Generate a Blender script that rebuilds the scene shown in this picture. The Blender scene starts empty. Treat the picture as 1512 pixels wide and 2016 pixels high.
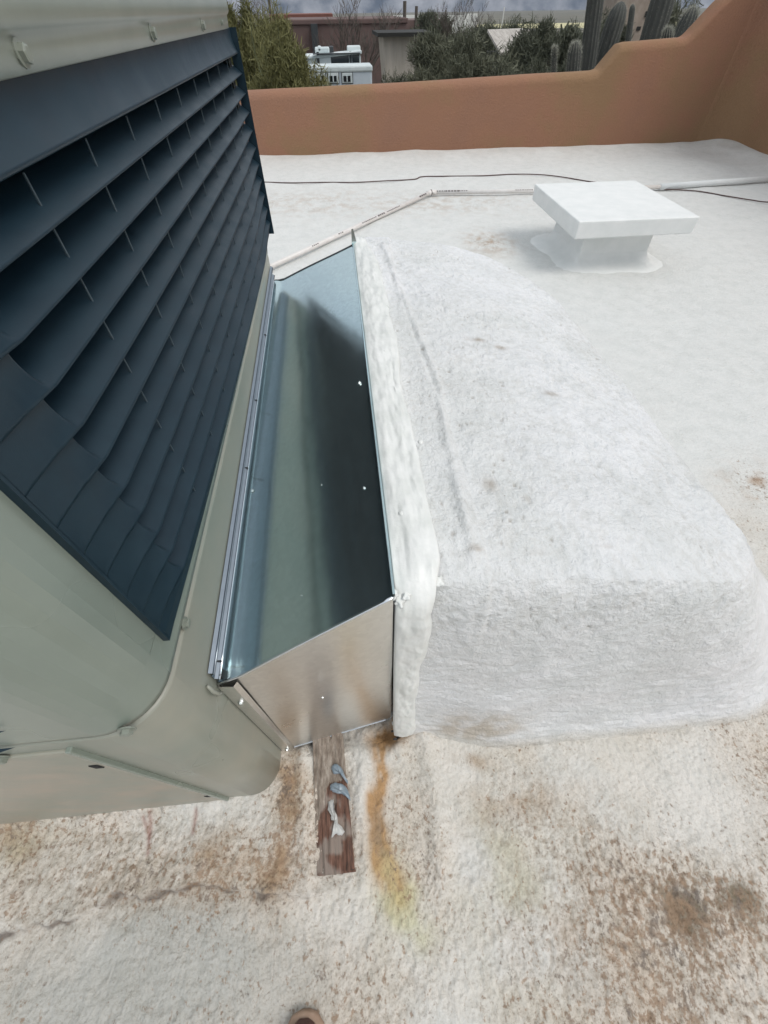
import bpy, bmesh, math, random
import numpy as np
from mathutils import Vector, Matrix
R = math.radians
random.seed(7); rng = np.random.default_rng(7)
S = bpy.context.scene
C = S.collection

# ------------------------------------------------------------------ camera, sky, sun, exposure
CAM_H = 1.5
PPX, PPY, VPY, NAD = 756.0, 1008.0, (640.0, 12.0), (765.0, 1672.0)
_a = np.array([VPY[0]-PPX, VPY[1]-PPY]); _b = np.array([NAD[0]-PPX, NAD[1]-PPY])
FPX = math.sqrt(-(_a @ _b))
_y = np.array([_a[0], _a[1], FPX]); _y /= np.linalg.norm(_y)
_z = -np.array([_b[0], _b[1], FPX]); _z /= np.linalg.norm(_z)
_x = np.cross(_y, _z)
RC = np.stack([_x, _y, _z])
cam_d = bpy.data.cameras.new('camera'); cam = bpy.data.objects.new('camera', cam_d); C.objects.link(cam)
cam_d.sensor_fit = 'HORIZONTAL'; cam_d.sensor_width = 36; cam_d.lens = 36*FPX/1512
cam_d.clip_start = 0.02; cam_d.clip_end = 20000
M = Matrix.Identity(4)
for i in range(3):
    M[i][0] = RC[i][0]; M[i][1] = -RC[i][1]; M[i][2] = -RC[i][2]
M[2][3] = CAM_H
cam.matrix_world = M
S.camera = cam

SUN_EL, SUN_AZ = R(54), R(122)          # azimuth from +Y towards +X
w = bpy.data.worlds.new('World'); S.world = w; w.use_nodes = True
nt = w.node_tree; nt.nodes.clear()
wo = nt.nodes.new('ShaderNodeOutputWorld'); bg = nt.nodes.new('ShaderNodeBackground')
sk = nt.nodes.new('ShaderNodeTexSky'); sk.sky_type = 'NISHITA'; sk.sun_disc = False
sk.sun_elevation = SUN_EL; sk.sun_rotation = SUN_AZ; sk.dust_density = 3.0; sk.air_density = 1.0
# broken cloud cover over the clear sky
tc = nt.nodes.new('ShaderNodeTexCoord'); mp = nt.nodes.new('ShaderNodeMapping'); mp.inputs['Scale'].default_value = (1, 1, 2.6)
cn = nt.nodes.new('ShaderNodeTexNoise'); cn.inputs['Scale'].default_value = 2.2; cn.inputs['Detail'].default_value = 6
cr = nt.nodes.new('ShaderNodeValToRGB')
cr.color_ramp.elements[0].position = .36; cr.color_ramp.elements[0].color = (.55, .55, .55, 1)
cr.color_ramp.elements[1].position = .62; cr.color_ramp.elements[1].color = (1, 1, 1, 1)
mx = nt.nodes.new('ShaderNodeMix'); mx.data_type = 'RGBA'; mx.inputs['B'].default_value = (7.3, 7.65, 7.9, 1)
L = nt.links.new
L(tc.outputs['Generated'], mp.inputs['Vector']); L(mp.outputs['Vector'], cn.inputs['Vector']); L(cn.outputs['Fac'], cr.inputs['Fac'])
L(cr.outputs['Color'], mx.inputs['Factor']); L(sk.outputs['Color'], mx.inputs['A']); L(mx.outputs['Result'], bg.inputs['Color'])
bg.inputs['Strength'].default_value = 0.10
L(bg.outputs['Background'], wo.inputs['Surface'])
sun_d = bpy.data.lights.new('sun', 'SUN'); sun_d.energy = 1.3; sun_d.angle = R(30); sun_d.color = (1, .955, .90)
sun = bpy.data.objects.new('sun', sun_d); C.objects.link(sun)
sdir = Vector((math.sin(SUN_AZ)*math.cos(SUN_EL), math.cos(SUN_AZ)*math.cos(SUN_EL), math.sin(SUN_EL)))
sun.rotation_euler = sdir.to_track_quat('Z', 'Y').to_euler()
S.view_settings.view_transform = 'Standard'; S.view_settings.look = 'None'
S.view_settings.exposure = 0.40; S.view_settings.gamma = 1.0
S.view_settings.use_curve_mapping = False
S.cycles.max_bounces = 8; S.cycles.glossy_bounces = 5; S.cycles.transparent_max_bounces = 12

# ------------------------------------------------------------------ measuring helpers (photo pixel onto a real plane)
def P(u, v, ax, val):
    d = RC @ np.array([u-PPX, v-PPY, FPX]); o = np.array([0, 0, CAM_H])
    t = (val-o[ax])/d[ax]; return o+d*t
def PZ(u, v, z=0.): return P(u, v, 2, z)
def PY(u, v, y): return P(u, v, 1, y)
def PX(u, v, x): return P(u, v, 0, x)

# ------------------------------------------------------------------ numpy gradient noise
_perm = rng.permutation(256); _perm = np.concatenate([_perm, _perm, _perm]).astype(np.int32)
_g = rng.normal(size=(256, 3)); _g /= np.linalg.norm(_g, axis=1)[:, None]
def perlin(x, y, z):
    xi = np.floor(x).astype(np.int32); yi = np.floor(y).astype(np.int32); zi = np.floor(z).astype(np.int32)
    fx, fy, fz = x-xi, y-yi, z-zi; xi &= 255; yi &= 255; zi &= 255
    u, v, t = [q*q*q*(q*(q*6-15)+10) for q in (fx, fy, fz)]
    out = 0
    for dx in (0, 1):
        wx = u if dx else 1-u; px = _perm[xi+dx]
        for dy in (0, 1):
            wy = v if dy else 1-v; py = _perm[px+yi+dy]
            for dz in (0, 1):
                wz = t if dz else 1-t; g = _g[_perm[py+zi+dz]]
                out = out + wx*wy*wz*(g[:, 0]*(fx-dx)+g[:, 1]*(fy-dy)+g[:, 2]*(fz-dz))
    return out*1.6
def fbm(p, sc, oc=3, seed=0., st=(1, 1, 1)):
    r = 0; a = 1; n = 0
    for k in range(oc):
        r = r + a*perlin(p[:, 0]*sc*st[0]+seed+17.3*k, p[:, 1]*sc*st[1]+seed*1.7+5.1*k, p[:, 2]*sc*st[2]+seed*.6)
        n += a; a *= .5; sc *= 2.03
    return r/n
def sstep(a, b, x):
    t = np.clip((x-a)/(b-a), 0, 1); return t*t*(3-2*t)
def gauss(p, c, rx, ry, rot=0.):
    dx, dy = p[:, 0]-c[0], p[:, 1]-c[1]; cs, sn = math.cos(rot), math.sin(rot)
    a, b = (dx*cs+dy*sn)/rx, (-dx*sn+dy*cs)/ry
    return np.exp(-(a*a+b*b))
def dpoly(p, pts):
    best = np.full(len(p), 1e9); side = np.zeros(len(p))
    for (ax, ay), (bx, by) in zip(pts[:-1], pts[1:]):
        vx, vy = bx-ax, by-ay; t = np.clip(((p[:, 0]-ax)*vx+(p[:, 1]-ay)*vy)/(vx*vx+vy*vy), 0, 1)
        dx, dy = p[:, 0]-ax-t*vx, p[:, 1]-ay-t*vy; d = np.hypot(dx, dy)
        m = d < best; best[m] = d[m]; side[m] = (vx*dy-vy*dx)[m]
    return best, np.sign(side)
def pxy(lst, z=0.): return [tuple(PZ(u, v, z)[:2]) for u, v in lst]

# ------------------------------------------------------------------ materials
def new_mat(name, col=(.5, .5, .5), rough=.5, metal=0., spec=.5):
    m = bpy.data.materials.new(name); m.use_nodes = True
    b = m.node_tree.nodes['Principled BSDF']
    b.inputs['Base Color'].default_value = (*col, 1); b.inputs['Roughness'].default_value = rough
    b.inputs['Metallic'].default_value = metal; b.inputs['Specular IOR Level'].default_value = spec
    return m, m.node_tree, b
def noise_n(t, scale, detail=3, rough=.5, coord='Object', sc=(1, 1, 1)):
    c = t.nodes.new('ShaderNodeTexCoord'); mpn = t.nodes.new('ShaderNodeMapping'); mpn.inputs['Scale'].default_value = sc
    n = t.nodes.new('ShaderNodeTexNoise'); n.inputs['Scale'].default_value = scale; n.inputs['Detail'].default_value = detail
    n.inputs['Roughness'].default_value = rough
    t.links.new(c.outputs[coord], mpn.inputs['Vector']); t.links.new(mpn.outputs['Vector'], n.inputs['Vector'])
    return n
def ramp(t, src, stops):
    r = t.nodes.new('ShaderNodeValToRGB'); e = r.color_ramp.elements
    e[0].position, e[0].color = stops[0][0], (*stops[0][1], 1)
    e[1].position, e[1].color = stops[-1][0], (*stops[-1][1], 1)
    for p_, c_ in stops[1:-1]:
        q = e.new(p_); q.color = (*c_, 1)
    t.links.new(src, r.inputs['Fac']); return r
def bump(t, b, src, strength, dist):
    bn = t.nodes.new('ShaderNodeBump'); bn.inputs['Strength'].default_value = strength; bn.inputs['Distance'].default_value = dist
    t.links.new(src, bn.inputs['Height'])
    t.links.new(bn.outputs['Normal'], b.inputs['Normal']); return bn
def speckled(name, col1, col2, scale=20, rough=.6, metal=0., bs=.0, bd=.002, bscale=None, detail=4, sc=(1, 1, 1), rr=None, spec=.5):
    m, t, b = new_mat(name, col1, rough, metal, spec)
    n = noise_n(t, scale, detail, .6, sc=sc)
    r = ramp(t, n.outputs['Fac'], [(.32, col1), (.68, col2)]); t.links.new(r.outputs['Color'], b.inputs['Base Color'])
    if rr:
        n3 = noise_n(t, scale*.5, 3, .6); r3 = ramp(t, n3.outputs['Fac'], [(.3, (rr[0],)*3), (.7, (rr[1],)*3)])
        t.links.new(r3.outputs['Color'], b.inputs['Roughness'])
    if bs:
        n2 = noise_n(t, bscale or scale, 5, .6, sc=sc); bump(t, b, n2.outputs['Fac'], bs, bd)
    return m

def coat_material(name='white_roof_coating', bstr=.6, rgh=.62):
    """white elastomeric roof coating; stain colour and dirt density come with the surface"""
    m, t, b = new_mat(name, (.75, .76, .74), rgh, 0, .4)
    at = t.nodes.new('ShaderNodeAttribute'); at.attribute_name = 'stain'
    ad = t.nodes.new('ShaderNodeAttribute'); ad.attribute_name = 'dirt'
    n = noise_n(t, 75, 5, .65, sc=(1, .8, 1))
    ma = t.nodes.new('ShaderNodeMath'); ma.operation = 'MULTIPLY_ADD'; ma.inputs[1].default_value = .34; ma.inputs[2].default_value = -.71
    t.links.new(ad.outputs['Fac'], ma.inputs[0])
    ad2 = t.nodes.new('ShaderNodeMath'); ad2.operation = 'ADD'; t.links.new(n.outputs['Fac'], ad2.inputs[0]); t.links.new(ma.outputs[0], ad2.inputs[1])
    mu = t.nodes.new('ShaderNodeMath'); mu.operation = 'MULTIPLY'; mu.inputs[1].default_value = 11; mu.use_clamp = True
    t.links.new(ad2.outputs[0], mu.inputs[0])
    mu2 = t.nodes.new('ShaderNodeMath'); mu2.operation = 'MULTIPLY'; mu2.inputs[1].default_value = .75; t.links.new(mu.outputs[0], mu2.inputs[0])
    nb = noise_n(t, 14, 3, .6); rb = ramp(t, nb.outputs['Fac'], [(.35, (.20, .125, .075)), (.5, (.33, .22, .14)), (.65, (.16, .13, .11))])
    mix = t.nodes.new('ShaderNodeMix'); mix.data_type = 'RGBA'
    t.links.new(mu2.outputs[0], mix.inputs['Factor']); t.links.new(at.outputs['Color'], mix.inputs['A']); t.links.new(rb.outputs['Color'], mix.inputs['B'])
    # faint mottling of the white
    nm = noise_n(t, 9, 6, .7); rm = ramp(t, nm.outputs['Fac'], [(.3, (.86, .87, .865)), (.55, (.97, .97, .97)), (.75, (1, .99, .985))])
    mm = t.nodes.new('ShaderNodeMix'); mm.data_type = 'RGBA'; mm.blend_type = 'MULTIPLY'; mm.inputs['Factor'].default_value = 1
    t.links.new(mix.outputs['Result'], mm.inputs['A']); t.links.new(rm.outputs['Color'], mm.inputs['B'])
    t.links.new(mm.outputs['Result'], b.inputs['Base Color'])
    nf = noise_n(t, 150, 5, .7); rf = ramp(t, nf.outputs['Fac'], [(.33, (.55, .50, .45)), (.45, (.88, .87, .85)), (.55, (1, 1, 1))])
    df = t.nodes.new('ShaderNodeMath'); df.operation = 'MULTIPLY'; df.inputs[1].default_value = 1.7; df.use_clamp = True; t.links.new(ad.outputs['Fac'], df.inputs[0])
    m3 = t.nodes.new('ShaderNodeMix'); m3.data_type = 'RGBA'; m3.blend_type = 'MULTIPLY'
    t.links.new(df.outputs[0], m3.inputs['Factor']); t.links.new(mm.outputs['Result'], m3.inputs['A']); t.links.new(rf.outputs['Color'], m3.inputs['B'])
    t.links.new(m3.outputs['Result'], b.inputs['Base Color'])
    n2 = noise_n(t, 140, 5, .65); n4 = noise_n(t, 38, 3, .5)
    sm = t.nodes.new('ShaderNodeMath'); sm.operation = 'MULTIPLY_ADD'; sm.inputs[1].default_value = 1.8
    t.links.new(n4.outputs['Fac'], sm.inputs[0]); t.links.new(n2.outputs['Fac'], sm.inputs[2])
    bump(t, b, sm.outputs[0], bstr, .0075)
    return m
MT = {}
MT['coat'] = coat_material()
MT['foam'] = coat_material('white_foam_coating', .8, .5)
MT['coat_plain'] = speckled('white_coated_metal', (.70, .72, .71), (.77, .78, .77), 7, .6, 0, .35, .004, 45)
MT['collar'] = speckled('glossy_white_sealant', (.67, .69, .66), (.79, .80, .78), 18, .38, 0, .4, .005, 40, rr=(.25, .55))
MT['sage'] = speckled('sage_enamel', (.21, .25, .215), (.24, .28, .24), 5, .26, 0, .05, .001, 300, rr=(.22, .34), spec=.7)
MT['sage_low'] = speckled('dusty_sage_enamel', (.25, .275, .235), (.33, .32, .265), 4, .28, 0, .05, .001, 300, rr=(.26, .45), spec=.6)
MT['stained'] = speckled('stained_sage_panel', (.25, .275, .23), (.40, .345, .28), 7, .34, 0, .1, .002, 60, rr=(.3, .5), spec=.6)
MT['cover'] = speckled('grey_painted_top_cover', (.20, .225, .19), (.25, .27, .23), 8, .33, 0, .05, .001, 200, spec=.6)
MT['louvre'] = speckled('slate_blue_powder_coat', (.007, .022, .035), (.011, .030, .045), 25, .42, 0, .25, .0006, 900, rr=(.36, .5), spec=.35)
MT['black'] = new_mat('black_interior', (.006, .007, .009), .8)[0]
MT['wire'] = new_mat('grey_wire', (.07, .10, .12), .5, .2)[0]
def galv(name, base, ra, rb, me_=1.0):
    m, t, b = new_mat(name, base, ra, me_)
    c = t.nodes.new('ShaderNodeTexCoord'); v = t.nodes.new('ShaderNodeTexVoronoi'); v.inputs['Scale'].default_value = 90
    t.links.new(c.outputs['Object'], v.inputs['Vector'])
    hs = ramp(t, v.outputs['Color'], [(0, tuple(q*.90 for q in base)), (1, base)]); t.links.new(hs.outputs['Color'], b.inputs['Base Color'])
    n = noise_n(t, 3.5, 5, .6, sc=(1, .5, 1)); r = ramp(t, n.outputs['Fac'], [(.3, (ra,)*3), (.7, (rb,)*3)]); t.links.new(r.outputs['Color'], b.inputs['Roughness'])
    n2 = noise_n(t, 5, 2, .5, sc=(1.6, .6, 1)); bump(t, b, n2.outputs['Fac'], .12, .02)
    return m
MT['galv'] = galv('galvanised_sheet', (.56, .69, .71), .15, .22, .94)
MT['galv_end'] = galv('galvanised_end_sheet', (.82, .82, .80), .27, .38)
MT['galv_rim'] = new_mat('bright_cut_edge', (.75, .79, .82), .22, 1.0)[0]
MT['cleat'] = galv('dull_drive_cleat', (.32, .36, .40), .3, .4)
MT['screw'] = new_mat('zinc_screw', (.72, .76, .76), .25, 1.0)[0]
MT['tar'] = speckled('black_tar', (.008, .008, .009), (.03, .028, .026), 60, .5, 0, .6, .004, 80)
MT['stucco'] = None
def stucco():
    m, t, b = new_mat('terracotta_stucco', (.4, .23, .15), .9, 0, .2)
    n = noise_n(t, .55, 4, .6); r = ramp(t, n.outputs['Fac'], [(.38, (.30, .166, .113)), (.50, (.32, .172, .11)), (.60, (.29, .18, .103))])
    f = noise_n(t, 70, 3, .7); fr = ramp(t, f.outputs['Fac'], [(.3, (.86, .86, .86)), (.7, (1, 1, 1))])
    mm = t.nodes.new('ShaderNodeMix'); mm.data_type = 'RGBA'; mm.blend_type = 'MULTIPLY'; mm.inputs['Factor'].default_value = 1
    t.links.new(r.outputs['Color'], mm.inputs['A']); t.links.new(fr.outputs['Color'], mm.inputs['B']); t.links.new(mm.outputs['Result'], b.inputs['Base Color'])
    n2 = noise_n(t, 45, 5, .6); bump(t, b, n2.outputs['Fac'], .8, .012)
    return m
MT['stucco'] = stucco()
def wood_mat():
    m, t, b = new_mat('weathered_wood', (.15, .08, .05), .75)
    n = noise_n(t, 22, 6, .7, sc=(6, .7, 6)); n1 = noise_n(t, 14, 3, .5)
    r = ramp(t, n.outputs['Fac'], [(.32, (.035, .022, .016)), (.46, (.12, .06, .04)), (.60, (.19, .095, .065)), (.75, (.30, .24, .19))])
    r2 = ramp(t, n1.outputs['Fac'], [(.45, (.45, .40, .36)), (.6, (1, 1, 1))])
    mm = t.nodes.new('ShaderNodeMix'); mm.data_type = 'RGBA'; mm.blend_type = 'MIX'
    rf = ramp(t, n1.outputs['Fac'], [(.52, (0, 0, 0)), (.6, (.7, .7, .7))])
    t.links.new(rf.outputs['Color'], mm.inputs['Factor']); t.links.new(r.outputs['Color'], mm.inputs['A']); mm.inputs['B'].default_value = (.30, .26, .225, 1)
    t.links.new(mm.outputs['Result'], b.inputs['Base Color'])
    ap = t.nodes.new('ShaderNodeAttribute'); ap.attribute_name = 'paint'
    np_ = noise_n(t, 45, 5, .7, sc=(1.6, .5, 1)); a1 = t.nodes.new('ShaderNodeMath'); a1.operation = 'ADD'; t.links.new(ap.outputs['Fac'], a1.inputs[0]); t.links.new(np_.outputs['Fac'], a1.inputs[1])
    rp = ramp(t, a1.outputs[0], [(.92, (0, 0, 0)), (.98, (1, 1, 1))])
    pc_ = ramp(t, np_.outputs['Fac'], [(.35, (.15, .115, .09)), (.5, (.25, .205, .165)), (.65, (.38, .33, .28))])
    mp_ = t.nodes.new('ShaderNodeMix'); mp_.data_type = 'RGBA'; t.links.new(rp.outputs['Color'], mp_.inputs['Factor'])
    t.links.new(mm.outputs['Result'], mp_.inputs['A']); t.links.new(pc_.outputs['Color'], mp_.inputs['B']); t.links.new(mp_.outputs['Result'], b.inputs['Base Color'])
    bump(t, b, n.outputs['Fac'], .9, .006)
    return m
MT['wood'] = wood_mat()
MT['paint_old'] = speckled('old_pinkish_paint', (.42, .35, .29), (.60, .55, .49), 40, .7, 0, .8, .006, 60, sc=(1, .4, 1))
MT['sealant'] = speckled('blue_grey_sealant', (.19, .25, .30), (.27, .32, .36), 50, .3, 0, .3, .004, 60)
MT['sealant_pale'] = speckled('pale_grey_sealant', (.42, .43, .42), (.55, .55, .53), 60, .5, 0, .5, .004, 80)
MT['pvc'] = speckled('off_white_pvc', (.66, .63, .60), (.74, .72, .70), 15, .4)
MT['ink'] = new_mat('dark_print', (.12, .10, .10), .6)[0]
MT['cable'] = new_mat('brown_black_cable', (.085, .05, .045), .5)[0]
MT['leather'] = speckled('dark_brown_leather', (.05, .018, .015), (.09, .035, .028), 80, .45, 0, .3, .002, 200)
MT['welt'] = speckled('tan_rubber_sole', (.30, .20, .14), (.38, .27, .20), 60, .6)
MT['rv_white'] = speckled('white_rv_panel', (.50, .57, .58), (.66, .71, .71), 1.5, .4)
MT['rv_grey'] = speckled('pale_blue_grey_rv_panel', (.42, .48, .53), (.52, .58, .63), 1.2, .4)
MT['rv_dark'] = new_mat('dark_awning', (.035, .04, .045), .6)[0]
MT['glass'] = new_mat('dark_window_glass', (.015, .02, .025), .08, 0, .6)[0]
MT['red_wall'] = speckled('brick_red_render', (.16, .065, .05), (.22, .09, .07), .6, .9)
MT['brown_wall'] = speckled('maroon_brown_render', (.115, .075, .07), (.15, .10, .09), .5, .9)
MT['tan_wall'] = speckled('pale_tan_render', (.38, .34, .29), (.48, .43, .37), 1.5, .9, sc=(3, 3, .5))
MT['shed_roof'] = speckled('weathered_pale_roof', (.30, .27, .24), (.50, .47, .43), 3, .8, sc=(4, .5, 1))
MT['dark_gap'] = new_mat('dark_shed_opening', (.02, .02, .018), .9)[0]
MT['bark'] = speckled('grey_brown_bark', (.075, .065, .055), (.12, .10, .085), 6, .9)
MT['bark_green'] = speckled('palo_verde_bark', (.06, .07, .03), (.09, .10, .045), 6, .8)
MT['leaf_yg'] = speckled('yellow_green_twigs', (.12, .12, .04), (.20, .195, .08), .9, .8, detail=5)
MT['leaf_grey'] = speckled('grey_green_twigs', (.085, .092, .06), (.145, .15, .10), .8, .8, detail=5)
MT['leaf_dark'] = speckled('dark_green_twigs', (.06, .068, .045), (.11, .118, .08), .8, .8, detail=5)
MT['cactus'] = speckled('saguaro_skin', (.055, .059, .055), (.080, .083, .075), 5, .85)
MT['spine'] = new_mat('pale_cactus_spines', (.42, .42, .36), .8)[0]
MT['desert'] = speckled('desert_soil', (.09, .085, .06), (.15, .135, .095), .01, .95)
MT['straw'] = speckled('sunlit_dry_grass', (.45, .42, .22), (.62, .56, .33), .02, .95)
MT['mount'] = speckled('haze_blue_mountain_rock', (.04, .065, .11), (.38, .39, .43), .008, .95, detail=6, sc=(1, .35, 1.6))  # rock colour carries the blue of the distance haze
MT['far_white'] = new_mat('far_white_building', (.7, .7, .66), .8)[0]
MT['house_far'] = speckled('tan_pink_render', (.26, .21, .17), (.36, .30, .25), 2.5, .9)
MT['concrete'] = speckled('house_render', (.34, .2, .14), (.4, .24, .16), 1, .9)

# ------------------------------------------------------------------ mesh helpers
class MB:
    def __init__(s): s.v = []; s.f = []; s.n = 0
    def add(s, v, f):
        s.v.extend([tuple(map(float, q)) for q in v]); s.f.extend([tuple(i+s.n for i in q) for q in f]); s.n += len(v); return s
    def box(s, x0, x1, y0, y1, z0, z1):
        return s.add([(x0,y0,z0),(x1,y0,z0),(x1,y1,z0),(x0,y1,z0),(x0,y0,z1),(x1,y0,z1),(x1,y1,z1),(x0,y1,z1)],
                     [(0,3,2,1),(4,5,6,7),(0,1,5,4),(1,2,6,5),(2,3,7,6),(3,0,4,7)])
    def hexa(s, bot, top):
        return s.add(list(bot)+list(top), [(0,3,2,1),(4,5,6,7),(0,1,5,4),(1,2,6,5),(2,3,7,6),(3,0,4,7)])
    def grid(s, A, flip=False):
        A = np.asarray(A, float); n, m = A.shape[:2]
        f = [(i*m+j, i*m+j+1, (i+1)*m+j+1, (i+1)*m+j) for i in range(n-1) for j in range(m-1)]
        if flip: f = [q[::-1] for q in f]
        return s.add(A.reshape(-1, 3), f)
    def tube(s, pts, rad, k=8, cap=True):
        pts = [Vector(p) for p in pts]; n = len(pts)
        rad = rad if hasattr(rad, '__len__') else [rad]*n
        up = Vector((0, 0, 1)); vs = []; prev = None
        for i, p in enumerate(pts):
            d = (pts[min(i+1, n-1)]-pts[max(i-1, 0)]).normalized()
            if prev is None:
                a = d.cross(up)
                if a.length < .1: a = d.cross(Vector((1, 0, 0)))
                a.normalize()
            else:
                a = (prev-d*prev.dot(d)).normalized()
            prev = a; b = d.cross(a)
            for j in range(k):
                t = 2*math.pi*j/k; vs.append(p+(a*math.cos(t)+b*math.sin(t))*rad[i])
        fs = [(i*k+j, i*k+(j+1) % k, (i+1)*k+(j+1) % k, (i+1)*k+j) for i in range(n-1) for j in range(k)]
        if cap: fs += [tuple(range(k))[::-1], tuple((n-1)*k+j for j in range(k))]
        return s.add(vs, fs)
    def prism(s, outline, axis, a0, a1):
        """outline: 2-D points; axis 0/1/2 is the extrusion axis"""
        n = len(outline); vs = []
        for a in (a0, a1):
            for p in outline:
                q = list(p); q.insert(axis, a); vs.append(q)
        return s.add(vs, [tuple(range(n))[::-1], tuple(range(n, 2*n))]+[(i, (i+1) % n, (i+1) % n+n, i+n) for i in range(n)])
    def build(s, name, mat, parent=None, smooth=False, bevel=0, seg=2):
        me = bpy.data.meshes.new(name); me.from_pydata(s.v, [], s.f); me.materials.append(mat)
        bm = bmesh.new(); bm.from_mesh(me); bmesh.ops.recalc_face_normals(bm, faces=bm.faces)
        if bevel: bmesh.ops.bevel(bm, geom=bm.edges, offset=bevel, segments=seg, affect='EDGES', profile=.5)
        bm.to_mesh(me); bm.free()
        if smooth:
            me.polygons.foreach_set('use_smooth', [True]*len(me.polygons))
        o = bpy.data.objects.new(name, me); C.objects.link(o)
        if parent: o.parent = parent; o.matrix_parent_inverse = Matrix.Translation(parent.location).inverted() if parent.type == 'EMPTY' else Matrix.Identity(4)
        return o
def tag(o, label=None, cat=None, group=None, kind=None):
    if label: o['label'] = label
    if cat: o['category'] = cat
    if group: o['group'] = group
    if kind: o['kind'] = kind
    return o
def thing(name, label, cat, loc=(0, 0, 0), group=None):
    o = bpy.data.objects.new(name, None); C.objects.link(o); o.location = loc; o.empty_display_size = .1
    return tag(o, label, cat, group)
def npmesh(name, V, F, mat, attrs=None, parent=None, smooth=True):
    """fast mesh from numpy arrays (quads)"""
    me = bpy.data.meshes.new(name); nv, nf = len(V), len(F); k = F.shape[1]
    me.vertices.add(nv); me.vertices.foreach_set('co', np.ascontiguousarray(V, dtype=np.float32).ravel())
    me.loops.add(nf*k); me.loops.foreach_set('vertex_index', np.ascontiguousarray(F, dtype=np.int32).ravel())
    me.polygons.add(nf); me.polygons.foreach_set('loop_start', np.arange(0, nf*k, k, dtype=np.int32))
    me.update(calc_edges=True)
    if smooth: me.polygons.foreach_set('use_smooth', np.ones(nf, dtype=bool))
    for nm, a in (attrs or {}).items():
        if a.ndim == 1:
            at = me.attributes.new(nm, 'FLOAT', 'POINT'); at.data.foreach_set('value', a.astype(np.float32))
        else:
            at = me.attributes.new(nm, 'FLOAT_COLOR', 'POINT')
            at.data.foreach_set('color', np.concatenate([a, np.ones((nv, 1))], 1).astype(np.float32).ravel())
    me.materials.append(mat); me.validate()
    o = bpy.data.objects.new(name, me); C.objects.link(o)
    if parent:
        o.parent = parent; o.matrix_parent_inverse = Matrix.Translation(parent.location).inverted()
    return o
def grid_faces(n, m):
    i = np.arange(n-1)[:, None]; j = np.arange(m-1)[None, :]; a = (i*m+j).ravel()
    return np.stack([a, a+1, a+m+1, a+m], 1)

# ------------------------------------------------------------------ measured layout
XF = -.314            # face of the unit towards the duct
YN, YF = .16, 2.02    # near and far faces of the unit
WALL_Y, WALL_X = 8.4, 6.33

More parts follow.
